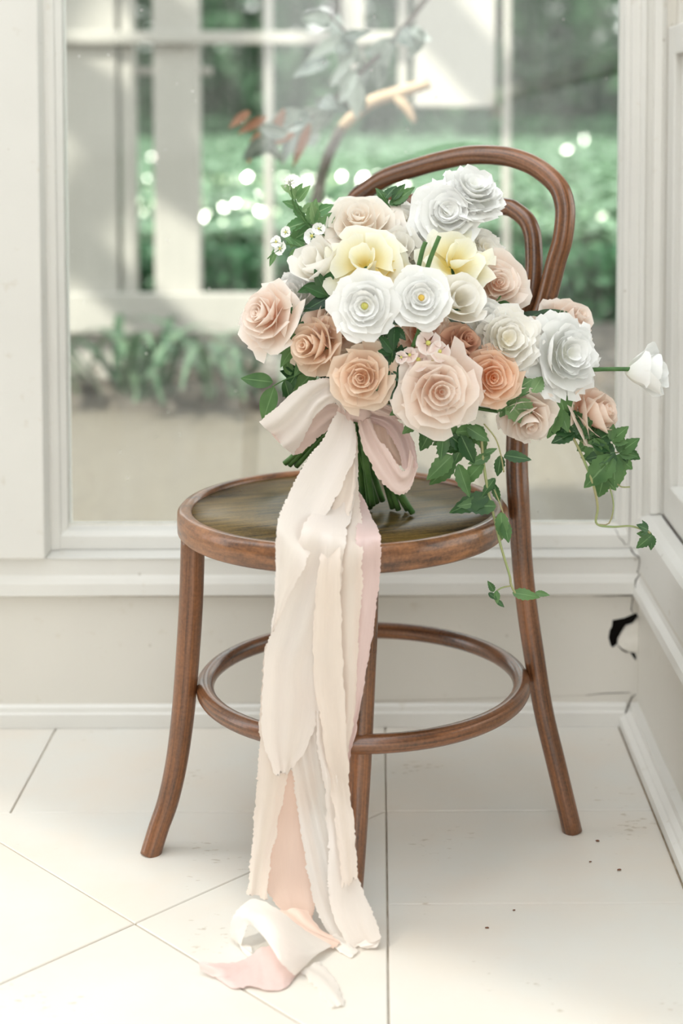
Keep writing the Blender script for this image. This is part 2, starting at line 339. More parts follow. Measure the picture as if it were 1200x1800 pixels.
def clip(poly, nx, ny, c):                # keep nx*x+ny*y <= c
    out = []
    for i in range(len(poly)):
        p, q = poly[i], poly[(i+1)%len(poly)]; dp, dq = nx*p[0]+ny*p[1]-c, nx*q[0]+ny*q[1]-c
        if dp <= 0: out.append(p)
        if dp*dq < 0: t = dp/(dp-dq); out.append((p[0]+(q[0]-p[0])*t, p[1]+(q[1]-p[1])*t))
    return out
S = .425; d = S/math.sqrt(2)
for i in range(-8, 9):
    for j in range(-8, 9):
        cx, cy = XB+(i+j)*d, YT+(i-j)*d-d
        poly = [(cx+d-g*1.4,cy),(cx,cy+d-g*1.4),(cx-d+g*1.4,cy),(cx,cy-d+g*1.4)]
        for c in ((1,0,XB-g),(0,1,YT-g),(-1,0,1.9),(0,-1,1.6)): poly = clip(poly,*c) if poly else poly
        if len(poly) > 2:
            A = abs(sum(p[0]*q[1]-q[0]*p[1] for p,q in zip(poly,poly[1:]+poly[:1])))/2
            if A > .002: tiles.append(poly)
for k, t in enumerate(tiles):
    o = prism('tile', t, -.01, R.uniform(-.0006,.0006), M['stone'], floor)
# loose grains of dirt on the tiles
for (u, v, lb_) in ((1050,1478,'brown crumb on the tile nearest the right rear chair foot'),(1037,1515,'brown crumb on the tile straight below the right rear chair foot'),
    (1088,1529,'brown crumb on the tile farthest right toward the right wall'),(903,1600,'brown crumb on the tile joint in the right foreground'),(856,1631,'orange brown crumb on the large front right tile')):
    p = G(u,v,.001); r = R.uniform(.0012,.002)
    bm = bmesh.new(); bmesh.ops.create_icosphere(bm, subdivisions=1, radius=r)
    for q in bm.verts: q.co = Vector((q.co.x*1.6, q.co.y, q.co.z*.6)) * R.uniform(.8,1.2)
    bm.verts.index_update()
    o = mesh('dirt_crumb', [q.co+p+Vector((0,0,.0003)) for q in bm.verts], [[w.index for w in f.verts] for f in bm.faces], M['spec_d'], None, origin=p); bm.free()
    tag(o, lb_, 'crumb', 'dirt crumbs on the right hand tiles')

# ------------------------------------------------------------------ back wall below the window
def zat(v, Y): return P(600, v, Y).z
def xat(u, Y, v=700): return P(u, v, Y).x
YP, YL = YB+.010, YB-.012                 # panel face, front of the ledge
Ybead, Yg = 2.425, 2.450
z_base = zat(1240,YB); z_rail0 = zat(1049,YB); z_rail1 = zat(1012,YB-.006); z_ledge = zat(984,YL); XL = -1.9; XC = .411
wb = empty('wall_back', (0,YB,0), kind='structure')
# panel with the broken hole by the corner
hole = [(1076,1090),(1097,1086),(1118,1077),(1122,1085),(1112,1097),(1100,1101),(1094,1110),(1086,1124),(1085,1134),(1077,1140),(1073,1136),(1069,1121),(1071,1108),(1075,1101)]
hole2 = [(1106,1146),(1116,1148),(1119,1158),(1117,1162),(1112,1155)]
def panel_with_holes():
    bm = bmesh.new(); E = []
    def loop(pts):
        vs = [bm.verts.new((p[0],YP,p[1])) for p in pts]
        for a, b in zip(vs, vs[1:]+vs[:1]): E.append(bm.edges.new((a,b)))
    loop([(XL,0),(XC+.02,0),(XC+.02,z_rail0+.02),(XL,z_rail0+.02)])
    for h in (hole, hole2):
        loop([(P(u,v,YP).x, P(u,v,YP).z) for u,v in h])
    bmesh.ops.triangle_fill(bm, edges=E, use_beauty=True)
    r = bmesh.ops.extrude_face_region(bm, geom=bm.faces[:])
    for e in r['geom']:
        if isinstance(e, bmesh.types.BMVert): e.co.y += .006
    bmesh.ops.recalc_face_normals(bm, faces=bm.faces)
    bm.verts.index_update(); V = [v.co.copy() for v in bm.verts]; F = [[v.index for v in f.verts] for f in bm.faces]; bm.free()
    return V, F
V, F = panel_with_holes(); mesh('panel', V, F, M['panel'], wb, smooth=False)
box('wall_cavity', (XC-.3,YP+.05,.02), (XC+.02,YP+.06,z_rail0), M['dark'], wb, 0)  # near-black sheet, shade inside the broken hole put into its colour
# broken flap of plaster standing in the hole
fl = [(1096,1108),(1114,1096),(1122,1092),(1127,1100),(1125,1122),(1122,1145),(1108,1144),(1093,1140),(1087,1132),(1089,1120)]
V = [P(u,v,YP-.002) for u,v in fl]+[P(u,v,YP+.004) for u,v in fl]; n = len(fl)
mesh('plaster_flake', V, [tuple(range(n)), tuple(range(2*n-1,n-1,-1))]+[(i,(i+1)%n,n+(i+1)%n,n+i) for i in range(n)], M['plaster'], wb, smooth=False)
extrude('baseboard_back', [(YB,0),(YB,z_base*.62),(YB+.003,z_base*.68),(YB+.004,z_base*.9),(YB+.008,z_base),(YB+.02,z_base),(YB+.02,0)], XL, XR+.012, 'x', M['paint'], None, 'structure')
extrude('ledge_rail', [(YB+.004,z_rail0),(YB-.004,z_rail0+.004),(YB-.004,z_rail0+.022),(YB-.001,z_rail1-.004),(YB+.001,z_rail1),(YB+.001,z_ledge-.003),(YB-.002,z_ledge),(Yg+.02,z_ledge+.002),(Yg+.02,z_rail0)], XL, XC+.012, 'x', M['paint'], wb)
# ------------------------------------------------------------------ the big window
zg0 = zat(933,Ybead); zl = z_ledge+.002
xl = xat(118,Yg-.01); xr = xat(1086,Yg-.01); ZT = 2.35
w1 = empty('window_1', (xl,Yg,zl), kind='structure')
extrude('bottom_rail', [(Ybead-.005,zl),(Ybead-.004,zl+(zg0-zl)*.75),(Ybead+.004,zg0),(Yg-.004,zg0+.004),(Yg+.02,zg0+.004),(Yg+.02,zl)], xl-.02, xr+.02, 'x', M['paint'], w1)
box('top_rail', (xl-.02,Ybead,ZT-.05), (xr+.02,Yg+.02,ZT), M['paint'], w1)
extrude('putty_bead', [(Yg-.004,zg0),(Yg-.004,zg0+.004),(Yg-.001,zg0+.008),(Yg-.001,zg0)], xl, xr, 'x', M['plaster'], w1)
box('glass_pane', (xl-.004,Yg-.002,zg0), (xr+.004,Yg+.002,ZT-.04), M['glass'], w1, 0)
# left stile: stepped moulding
xp = xat(72,YL+.002,500)
extrude('left_stile', [(xl,Yg-.004),(xl,Ybead+.008),(xl-.008,Ybead),(xl-.010,Ybead-.008),(xl-.018,Ybead-.010),(xp-.01,Ybead-.010),(xp-.01,Yg+.02),(xl,Yg+.02)], zl, ZT, 'z', M['paint'], w1)
# right stile: several fillets of moulding as far as the corner
x1, x2, x3, x4 = xat(1092,Ybead), xat(1107,Ybead-.006), xat(1126,Ybead-.012), xat(1168,2.395)
extrude('right_stile', [(xr,Yg+.02),(xr,Yg-.004),(xr+.003,Yg-.006),(xr+.005,Ybead+.006),(xr+.012,Ybead+.004),(xr+.014,Ybead-.004),(xr+.026,Ybead-.006),(xr+.028,Ybead-.016),(xr+.034,Ybead-.018),(xr+.038,Ybead-.014),(xr+.046,Ybead-.014),(xr+.046,Yg+.02)], zl, ZT, 'z', M['paint'], w1)
box('post_left', (XL,YL+.002,zl-.001), (xp,Yg+.03,2.5), M['paint'], wb, .003)
box('header', (XL,YL+.03,ZT), (.46,Yg+.03,2.5), M['paint'], wb, .003)
# ------------------------------------------------------------------ right wall
wr = empty('wall_right', (XC,1.5,0), kind='structure')
XS = xat(1164,2.395,912)                   # plane of the sash
z_s = zat(909,2.395); YN = -1.6
box('panel', (XC,YN,0), (XC+.02,YP+.0,z_rail0+.04), M['panel'], wr, 0)
zr0, zr1 = zat(1045,YP)-.002, zat(1005,YP)
extrude('sill_rail', [(XC+.02,zr0),(XC-.006,zr0),(XC-.012,zr0+.006),(XC-.010,zr0+.018),(XC-.002,zr0+.026),(XC+.0,zr0+.034),(XC+.001,z_s-.012),(XC+.006,z_s-.004),(XS-.02,z_s),(XS+.05,z_s+.002),(XS+.05,zr0)], YN, YP+.045, 'y', M['paint'], wr)
extrude('baseboard_right', [(XC+.01,0),(XR,0),(XR+.001,z_base*.4),(XR+.008,z_base*.52),(XR+.010,z_base*.62),(XR+.016,z_base*.78),(XR+.018,z_base),(XC+.01,z_base)], YN, YB+.012, 'y', M['paint'], None, 'structure')
# corner post, fluted, standing on the right hand sill
cx0 = xr+.046
extrude('corner_post', [(cx0,2.47),(cx0,2.402),(cx0+.012,2.400),(cx0+.013,2.404),(cx0+.017,2.404),(cx0+.018,2.399),(XS-.001,2.396),(XS-.001,2.47)], z_s+.002, 2.5, 'z', M['paint'], wr)
w2 = empty('window_2', (XS,2.39,z_s), kind='structure')
zm = zat(47,2.39)
yy = 2.398
box('sash_stile', (XS+.001,yy-.052,z_s+.0022), (XS+.036,yy,zm), M['paint'], w2, .003)
box('sash_bottom_rail', (XS+.001,YN,z_s+.0022), (XS+.036,yy-.053,z_s+.06), M['paint'], w2, .003)
box('meeting_rail', (XS+.001,YN,zm-.045), (XS+.036,yy-.053,zm), M['paint'], w2, .003)
extrude('glazing_bead', [(XS+.012,yy-.053),(XS+.012,yy-.058),(XS+.02,yy-.062),(XS+.03,yy-.062),(XS+.03,yy-.053)], z_s+.06, zm-.045, 'z', M['paint'], w2)
box('glass_pane', (XS+.022,YN,z_s+.055), (XS+.026,yy-.05,zm-.04), M['glass'], w2, 0)
box('upper_jamb', (XS+.014,yy-.02,zm), (XS+.05,yy,2.5), M['panel'], w2, .002)
box('upper_glass', (XS+.04,YN,zm), (XS+.044,yy-.02,2.5), M['glass'], w2, 0)
box('jamb_backing', (XS-.001,yy+.0005,z_s+.002), (XS+.06,2.47,2.5), M['panel'], w2, 0)
box('head', (XS,YN,2.4), (XS+.06,yy,2.5), M['paint'], w2, .003)
# unseen wall added to shape the sun patch: dimming pane low, board above
la, lb = Vector((-.80,1.30,0))-Vector((SUN.x,SUN.y,0))*2.0, Vector((.83,-.56,0)).normalized()
def wallquad(name, s0, s1, z0, z1, mat, par):
    nrm = Vector((-lb.y, lb.x, 0))*.02; a, b = la+lb*s0, la+lb*s1
    V = [p+Vector((0,0,z)) for z in (z0,z1) for p in (a-nrm,b-nrm,b+nrm,a+nrm)]
    return mesh(name, V, [(0,1,2,3),(7,6,5,4),(0,4,5,1),(1,5,6,2),(2,6,7,3),(3,7,4,0)], mat, par, smooth=False)
wl_ = empty('wall_left', la, kind='structure')
zh = .80-2.0*SUN.z
wallquad('boarding', -1.7, 1.9, zh, 4.3, M['paint'], wl_)
wallquad('sill', -1.7, 1.9, 0, .06, M['paint'], wl_)
for s_ in (-1.7, 1.88): wallquad('mullion', s_, s_+.02, .06, zh, M['paint'], wl_)
wallquad('tinted_pane', -1.68, 1.88, .06, zh, M['tint'], wl_)

# cracks and dirt in the corner, drawn shadow line under the rail
def crack(pts, w, Y, par=wb, mat='crackm', name='crack'):
    q = [P(u,v,yy_) for (u,v),yy_ in zip(pts, Y if hasattr(Y,'__len__') else [Y]*len(pts))]
    rr = [w*R.uniform(.5,1.3) for _ in q]; rr[0] = rr[-1] = w*.25
    return tube(name, q, rr, M[mat], par, 5)
crack([(1078,928),(1084,934),(1087,944),(1094,950),(1098,957),(1104,958),(1106,948),(1107,900),(1108,800),(1109,700)], .0007, [2.42,2.415,2.41,2.405,2.40,2.40,2.402,2.405,2.41,2.41])
crack([(1106,960),(1110,968),(1115,975),(1122,978),(1124,988),(1122,998),(1120,1006),(1124,1010),(1117,1020),(1116,1030),(1118,1042)], .0011, [2.39,2.38,2.37,2.362,2.362,2.362,2.362,2.364,2.362,2.362,2.362])
crack([(1109,1047),(1112,1053),(1110,1062),(1109,1072),(1113,1079)], .0009, YP-.0005)
crack([(1085,1134),(1093,1142),(1100,1146),(1106,1147)], .0008, YP-.002)
crack([(1128,1098),(1127,1115),(1125,1125),(1126,1140),(1124,1158)], .0007, YP-.003)
crack([(1040,1048),(1070,1048),(1085,1047),(1100,1047),(1120,1046)], .0008, YB-.001)
crack([(1118,1220),(1110,1226),(1106,1236),(1100,1250),(1097,1268),(1094,1283)], .0010, [YB-.002]*6)
crack([(1030,1222),(1060,1219),(1090,1218),(1108,1217)], .0009, YP-.001)
crack([(0,1046),(200,1048),(420,1048),(700,1049),(1040,1048)], .0005, YB-.0005, wb, 'dirtm')  # shadow line under the ledge rail, drawn as a thin dark tube
crack([(0,1241),(200,1239),(500,1236),(800,1229),(1040,1222)], .0004, YP-.0005, wb, 'dirtm')
crack([(1181,40),(1178,200),(1175,400),(1171,650),(1168,800),(1166,900)], .0012, 2.393, wr, 'dirtm')
tube('crack', [Vector((XS-.0005,y_,z_s+.002)) for y_ in (2.39,2.2,1.9,1.6)], [.0012]*4, M['crackm'], wr, 5)
for k in range(1):
    crack([(2,1309),(250,1308),(500,1306),(800,1302),(1090,1297)], .0012, YB-.001, wb, 'dirtm', 'dirt_line')
    q = [Vector((XR-.001, y_, .0008)) for y_ in (2.37,2.2,2.0,1.8,1.6)]
    tube('dirt_line', q, [.0012]*5, M['dirtm'], wr, 5)

# ------------------------------------------------------------------ outside: ground, beds, screen in place of a reflection
def scatter_leaves(name, pts, size, mat, parent=None, label=None, cat=None, kind='stuff', flat=.5, rnd=R, group=None):
    V, F, U = [], [], []
    for p in pts:
        s = size*rnd.uniform(.6,1.3)
        n = Vector((rnd.gauss(0,1), rnd.gauss(0,1), rnd.gauss(0,1)+flat*3)).normalized(); a = n.orthogonal().normalized()
        a.rotate(Matrix.Rotation(rnd.uniform(0,6.28),3,n)); b = n.cross(a); p = Vector(p); k = len(V)
        V += [p-a*s, p-b*s*.45+n*s*.08, p+a*s, p+b*s*.45+n*s*.08]; F += [(k,k+1,k+2),(k,k+2,k+3)]; U += [(.5,0),(0,.5),(.5,1),(1,.5)]
    o = mesh(name, V, F, mat, parent, U, smooth=False); tag(o, label, cat, group, kind); return o
def bumpy_slab(name, x0, x1, y0, y1, z0, z1, mat, nx=40, ny=30, amp=.05):
    V, F = [], []
    for j in range(ny+1):
        for i in range(nx+1):
            x, y_ = x0+(x1-x0)*i/nx, y0+(y1-y0)*j/ny
            V.append((x, y_, z0 if j in (0,ny) else z1+amp*noise.noise(Vector((x*2,y_*2,3)))))
    for j in range(ny):
        for i in range(nx): k = j*(nx+1)+i; F.append((k,k+1,k+nx+2,k+nx+1))
    return mesh(name, V, F, mat)
GZ = -.04
gd = box('ground', (-60,-60,-.3), (60,120,-.08), M['gravel'], None, 0, 'structure')
lw = box('lawn', (-40,24.5,-.1), (40,100,-.05), M['lawn'], None, 0, 'structure')
pa = bumpy_slab('gravel_path', -5, 5, 2.48, 5.45, -.1, GZ, M['gravel'], 60, 40, .006); tag(pa, kind='structure')
be = bumpy_slab('planting_bed', -5, 5, 5.35, 7.2, -.1, .03, M['soil'], 90, 40, .09); tag(be, kind='structure')
# scraps of bark on the bed
bk = [(R.uniform(-2.2,1.6), R.uniform(5.38,5.7), .05+R.uniform(-.02,.03)) for _ in range(700)]
scatter_leaves('bark_mulch', bk, .03, M['bark'], None, 'loose bark mulch on the bed behind the gravel path', 'mulch')
YSCR = 5.8
scr = empty('timber_screen', (0,YSCR,0), 'white weathered timber screen of posts and rails behind the strap leaved plants', 'screen')  # timber built outside to stand in for a reflection in the pane
def scr_box(name, u0, v0, u1, v1, dy=0, th=.05):
    a, b = P(u0,v1,YSCR+dy), P(u1,v0,YSCR+dy)
    return box(name, (a.x,YSCR+dy,a.z), (b.x,YSCR+dy+th,b.z), M['white_wood'], scr, .006)
zt_ = 1.9
for (u0,u1,dy) in ((40,206,0),(213,236,.01),(270,350,0),(885,897,.01),(465,478,.012)):
    a, b = P(u0,300,YSCR+dy), P(u1,300,YSCR+dy)
    box('post', (a.x,YSCR+dy,.0), (b.x,YSCR+dy+.09,zt_), M['white_wood'], scr, .006)
scr_box('short_board', 600, -200, 640, 130, 0, .04); scr_box('short_board', 728, -200, 872, 188, 0, .04); scr_box('short_board', 700, -200, 716, 190, .01, .04)
scr_box('top_beam', -60, -250, 960, -195, -.05, .05)
scr_box('bottom_rail', -250, 516, 560, 588, -.05, .045)
scr_box('top_rail', 60, 55, 705, 77, -.04, .035)
scr_box('middle_rail', 236, 118, 372, 131, .06, .03)
# strap leaved plants
def strap_leaf(base, ang, L, lean, w, mat, parent, droop=1.0):
    V, F, U = [], [], []; n = 9; dx = Vector((math.cos(ang), math.sin(ang), 0)); sd = Vector((-dx.y, dx.x, 0))
    for i in range(n+1):
        t = i/n; hgt = L*(t*math.cos(lean*.4) - droop*.75*t**2.4); out = L*(lean*t*.55+.25*t*t)
        c = Vector(base)+dx*out+Vector((0,0,hgt)); ww = w*(1-.75*t**3)*(.6+.4*min(1,t*4))
        for s, zz in ((-1,.25),(0,0),(1,.25)): V.append(c+sd*ww*s+Vector((0,0,zz*ww))); U.append(((s+1)/2,t))
        if i:
            k = (i-1)*3
            for q in (0,1): F.append((k+q,k+q+1,k+q+4,k+q+3))
    return mesh('leaf', V, F, mat, parent, U)
labs = ['leftmost clump of strap leaved plants below the white screen','clump of long arching strap leaves below the wide white post','strap leaved clump just left of the bouquet beyond the glass','strap leaved plant behind the bouquet beyond the glass']
for k, (u, v, nl) in enumerate(((170,690,7),(265,700,13),(385,700,10),(520,690,8))):
    b = G(u,v,.02); e = empty('strap_leaf_plant', b, labs[k], 'plant')
    for i in range(nl):
        strap_leaf(b+Vector((R.uniform(-.09,.09),R.uniform(-.08,.08),0)), R.uniform(0,6.28), R.uniform(.42,.68), R.uniform(.3,1.1), R.uniform(.016,.026), M['strap'], e, R.uniform(.7,1.25))
# hedge, ivy bed, clipped rows, trees
hp = [(R.uniform(-3.2,2.2), 7.0+abs(R.gauss(0,.22)), R.uniform(.0,.40)) for _ in range(9000)]
box('hedge_core', (-3.4,7.25,0), (2.4,7.6,.34), M['ivy'], None, .05).name
o = bpy.data.objects['hedge_core']; o.name = 'hedge'; tag(o, 'low dark green hedge along the back of the bed', 'hedge')
WL['hedge'] = Vector((0,0,0))
scatter_leaves('foliage', hp, .042, M['hedge'], o, flat=.1)
iv = []
iv_x = lambda y_: R.uniform(-.27*y_-.3,.20*y_+.3)
for _ in range(26000):
    y_ = 7.7+16.5*R.random()**1.6; iv.append((iv_x(y_), y_, .40+.024*(y_-7.2)+.05*math.sin(y_*2.1)+R.gauss(0,.04)))
scatter_leaves('ivy_groundcover', iv, .065, M['ivy_far'], None, 'glossy ivy groundcover sparkling in the sun behind the hedge', 'groundcover', flat=.9)
ig = bpy.data.objects['ivy_groundcover']; V, F = [], []  # extra leaves added, tilted to mirror sun glints toward the camera
for _ in range(230):
    y_ = R.uniform(7.75,12); p = Vector((R.uniform(-.22*y_,.02*y_) if R.random() < .85 else iv_x(y_), y_, .45+.024*(y_-7.2)+R.uniform(0,.06)))
    n_ = ((CO-p).normalized()-SUN+Vector((R.gauss(0,.09),R.gauss(0,.09),R.gauss(0,.09)))).normalized(); a = n_.orthogonal().normalized(); a.rotate(Matrix.Rotation(R.uniform(0,6.28),3,n_)); b = n_.cross(a); k = len(V); z_ = R.uniform(.012,.03)
    V += [p-a*z_, p-b*z_*.6, p+a*z_, p+b*z_*.6]; F.append((k,k+1,k+2,k+3))
mesh('sunlit_leaves', V, F, M['glint'], ig, smooth=False)['kind'] = 'stuff'
b2 = bumpy_slab('ivy_bank', -9, 7, 7.5, 25, .2, .40, M['hedge'], 20, 20, .04); tag(b2, kind='structure')
hl = ['clipped green hedge row far behind on the left','clipped green hedge row far behind on the right']
for k, (x0,x1,y0) in enumerate(((-8,-.6,25.5),(.3,7,25.0))):
    e = box('clipped_hedge', (x0,y0+.3,0), (x1,y0+1.4,1.0), M['ivy'], None, .1); tag(e, hl[k], 'hedge')
    pts = [(R.uniform(x0,x1), y0+R.uniform(0,.5), R.uniform(.3,1.12)) for _ in range(3500)]
    scatter_leaves('foliage', pts, .11, M['tree'], e, flat=.2)
th = box('tall_hedge', (-22,46.5,0), (18,47.5,3.4), M['ivy'], None, .2); tag(th, 'tall dark hedge behind all the garden trees', 'hedge')
scatter_leaves('foliage', [(R.uniform(-22,18), 46+R.uniform(0,.6), R.uniform(.1,3.9)) for _ in range(7000)], .26, M['tree'], th, flat=.2)
tl = ['tree with the thick leaning trunk far left beyond the screen','second garden tree from the left beyond the screen','middle garden tree behind the white screen','garden tree beyond the lawn right of the middle','tall garden tree right of the chair top','rightmost garden tree beyond the lawn','distant dark tree filling the gap at far left','distant dark tree filling the gap at right']
for k, (x, y_, cr_, hh) in enumerate(((-8.6,33,3.4,5.4),(-4.6,38,3.4,5.6),(-.9,32,3.0,5.2),(3.0,38,3.3,5.6),(6.9,32,3.2,5.4),(10.4,39,3.4,5.8),(-9,52,6.4,8.4),(5.0,54,6.8,8.8))):
    e = empty('tree', (x,y_,-.08), tl[k], 'tree')
    tube('trunk', [(x,y_,-.08),(x+R.uniform(-.2,.2),y_,1.6),(x+R.uniform(-.5,.5),y_,hh)], [.32,.24,.14], M['bark'], e, 8, 8)
    pts = []
    for _ in range(4200 if k < 6 else 7000):
        v = Vector((R.gauss(0,1),R.gauss(0,1),R.gauss(0,1))).normalized()*R.random()**.4
        q = Vector((x+v.x*cr_, y_+v.y*cr_*.6, hh+v.z*(hh-.6)))
        if noise.noise(q*.8) > (-.12 if k < 6 else -.6): pts.append(q)
    scatter_leaves('foliage', pts, .30, M['tree'], e, flat=.2)
# unseen caster shaped as a tree, added to throw diagonal shade on the screen
tr = empty('shade_tree', (-6.2,2.9,-.08), 'leaning shade tree at the left outside the window', 'tree')
tube('trunk', [(-6.2,2.9,-.08),(-6.0,3.0,1.5),(-5.4,3.3,3.2),(-4.8,3.6,4.6)], [.25,.22,.18,.14], M['bark'], tr, 10, 12)
def shadow_limb(u0,v0,u1,v1,w,t=3.4):
    a, b = P(u0,v0,YSCR-.02)-SUN*t, P(u1,v1,YSCR-.02)-SUN*t; d_ = (b-a)
    a2 = a-d_*.7; b2_ = b+d_*.25
    root = Vector((-5.4,3.3,3.4))
    tube('limb', [root, a2, a, b, b2_], [.06, w*.9, w, w, w*.6], M['bark'], tr, 8, 24)
for q in ((230,-30,380,120,.095),(60,110,320,300,.13),(60,380,330,610,.09),(720,-20,910,190,.11),(600,120,800,330,.06)): shadow_limb(*q)

# ------------------------------------------------------------------ leaves, petals
def leaf_data(base, direc, normal, L, Wd, kind='ovate', fold=.25, curl=.3, rnd=R):
    if kind == 'lobed':
        d0 = Vector(direc).normalized(); n0 = Vector(normal); n0 = (n0-d0*n0.dot(d0)).normalized(); ps = []
        for a, k_ in ((0,1),(44,.74),(-44,.74)):
            q = d0.copy(); q.rotate(Matrix.Rotation(math.radians(a),3,n0)); ps.append(leaf_data(Vector(base)+n0*(.0008 if a == 0 else 0), q, n0, L*k_, L*k_*.56, 'tooth', fold, curl))
        return join(ps)
    dr = Vector(direc).normalized(); nr = Vector(normal); nr = (nr-dr*nr.dot(dr)).normalized(); sd = dr.cross(nr)
    V, F, U = [], [], []; n = 12
    for i in range(n+1):
        t = i/n
        w = math.sin(math.pi*min(1,t**.75))**.9
        if kind == 'tooth': w *= 1+.09*(1 if i%2 else -1)
        if i == n: w = .01
        c = Vector(base)+dr*L*t+nr*(-curl*L*t*t*.5)
        for s in (-1,-.5,0,.5,1):
            V.append(c+sd*Wd*.5*w*s+nr*(abs(s)*fold*Wd*.5*w)); U.append(((s+1)/2,t))
        if i:
            k = (i-1)*5
            for q in range(4): F.append((k+q,k+q+1,k+q+6,k+q+5))
    return V, F, U
def leaf(base, direc, normal, L, Wd, mat, parent, kind='ovate', name='leaf', **k):
    V, F, U = leaf_data(base, direc, normal, L, Wd, kind, **k); return mesh(name, V, F, mat, parent, U)
def trileaf(base, direc, normal, L, mat, parent, kind='tooth', **k):
    """three leaflets joined at the stalk, one leaf"""
    dr = Vector(direc).normalized(); nr = Vector(normal).normalized(); ps = []
    for a, s in ((0,1),(50,.72),(-50,.72)):
        q = dr.copy(); q.rotate(Matrix.Rotation(math.radians(a),3,nr)); ps.append(leaf_data(base, q, nr, L*s, L*s*.52, kind, **k))
    V, F, U = join(ps); return mesh('leaf', V, F, mat, parent, U)
# leafy branch hanging outside close to the pane
brn = empty('leafy_branch', P(760,30,3.3), 'dark leaved branch with a few rusty leaves hanging just outside the glass', 'branch')
path = [P(790,-60,3.3),P(700,60,3.25),P(620,140,3.2),P(560,200,3.2),P(480,235,3.15)]
tube('twig', path, [.008,.007,.006,.004,.002], M['bark'], brn, 6, 16)
tube('twig', [P(640,120,3.22),P(610,60,3.2),P(575,25,3.2)], [.005,.004,.002], M['bark'], brn, 6, 8)
sp_ = spline(path, 30)
for i in range(44):
    b = Vector(sp_[R.randint(5,30)][:3])+Vector((R.gauss(0,.02),R.gauss(0,.03),R.gauss(0,.02)))
    if i % 4 == 0: b = P(R.uniform(575,640),R.uniform(25,120),3.2)
    leaf(b, (R.uniform(-.9,.5),R.uniform(-.4,.4),R.uniform(-1,.15)), (R.gauss(0,.5),-1,R.gauss(.3,.5)), R.uniform(.06,.10), R.uniform(.028,.042), M['shrub'], brn)
for (u,v,du,dv) in ((520,235,-70,25),(470,205,-55,30),(455,230,-20,60),(500,190,-30,70),(440,195,-40,30),(545,215,-30,80)):
    a, b = P(u,v,3.15), P(u+du,v+dv,3.15); leaf(a, b-a, (.2,-1,.3), (b-a).length, .02, M['rust'], brn)
stub = empty('cut_branch', P(700,165,3.5), 'pale cut branch stub among the dark leaves outside the glass', 'branch')
tube('wood', [P(600,225,3.5),P(645,183,3.5),P(700,163,3.5),P(755,146,3.5)], [.012,.015,.015,.013], M['pale_wood'], stub, 8, 12)
tube('knot', [P(690,165,3.5),P(715,190,3.49),P(728,215,3.48)], [.012,.011,.006], M['pale_wood'], stub, 8, 6)
tube('bare_stem', [P(600,225,3.5),P(560,330,3.5),P(540,560,3.5),G(540,700,GZ)], [.012,.013,.014,.016], M['bark'], stub, 8, 10)

# ------------------------------------------------------------------ the chair
SZ = .45
sc0 = G(603,884,SZ); CX, CY = sc0.x, sc0.y; SR = (xat(892,CY,884)-xat(314,CY,884))/2
ch = empty('bentwood_chair', (CX,CY,0), 'brown bentwood cafe chair with round seat holding the bridal bouquet', 'chair')
def lathe(name, prof, mat, parent, seg=96, c=(0,0)):
    V, F, U = [], [], []; n = len(prof)
    for k in range(seg):
        a = 2*math.pi*k/seg
        for j, (r, z) in enumerate(prof): V.append((c[0]+r*math.cos(a), c[1]+r*math.sin(a), z)); U.append((z*40+r*8, k/seg))
    for k in range(seg):
        for j in range(n-1): F.append((k*n+j, ((k+1)%seg)*n+j, ((k+1)%seg)*n+j+1, k*n+j+1))
    return mesh(name, V, F, mat, parent, U)
lathe('seat_rim', [(SR-.022,SZ-.034),(SR-.004,SZ-.034),(SR,SZ-.030),(SR+.0005,SZ-.016),(SR,SZ-.006),(SR-.004,SZ-.0015),(SR-.009,SZ),(SR-.015,SZ-.0005),(SR-.018,SZ-.003),(SR-.019,SZ-.006),(SR-.022,SZ-.034)], M['woodrim'], ch, 128, (CX,CY))
ns = 96; V = [(CX,CY,SZ-.006)]; U = [(.5,.5)]; F = []
for ri, rr in enumerate((.5,1.0)):
    for k in range(ns):
        a = 2*math.pi*k/ns; q = (SR-.0185)*rr; V.append((CX+q*math.cos(a),CY+q*math.sin(a),SZ-.006)); U.append((.5+.5*rr*math.cos(a-.35),.5+.5*rr*math.sin(a-.35)))
for k in range(ns):
    F.append((0,1+k,1+(k+1)%ns)); F.append((1+k,1+ns+k,1+ns+(k+1)%ns,1+(k+1)%ns))
b0 = len(V)
for k in range(ns): p = V[1+ns+k]; V.append((p[0],p[1],SZ-.02)); U.append(U[1+ns+k])
for k in range(ns): F.append((1+ns+k,b0+k,b0+(k+1)%ns,1+ns+(k+1)%ns))
F.append(tuple(b0+k for k in range(ns-1,-1,-1)))
mesh('seat_panel', V, F, M['woodtop'], ch, U)
def cpt(a, r, z): return Vector((CX+r*math.cos(math.radians(a)), CY+r*math.sin(math.radians(a)), z))
# front legs (left one as traced by its own feet and tops)
def fit(pts, Y0, Y1): return [P(u,v,Y0+(Y1-Y0)*((v-pts[0][1])/(pts[-1][1]-pts[0][1]))) for u,v in pts]
LL = [(339,945),(336,1050),(330,1150),(322,1250),(311,1335),(296,1405),(279,1455),(264,1503)]
fL = G(264,1500,0); yT = CY-.025
tube('leg', [P(u,v,yT+(fL.y-yT)*(i/7)**2) for i,(u,v) in enumerate(LL)], [.0158,.0158,.0156,.0152,.0146,.0142,.0138,.0136], M['wood'], ch, 20, 40)
fF = G(612,1640,0); yF = CY-.180
FL = [(644,965),(641,1100),(637,1200),(633,1300),(628,1400),(622,1500),(616,1580),(610,1640)]
tube('leg', [P(u,v,yF+(fF.y-yF)*(i/7)**2) for i,(u,v) in enumerate(FL)], [.0158,.0158,.0156,.0152,.0146,.0142,.0138,.0136], M['wood'], ch, 20, 40)
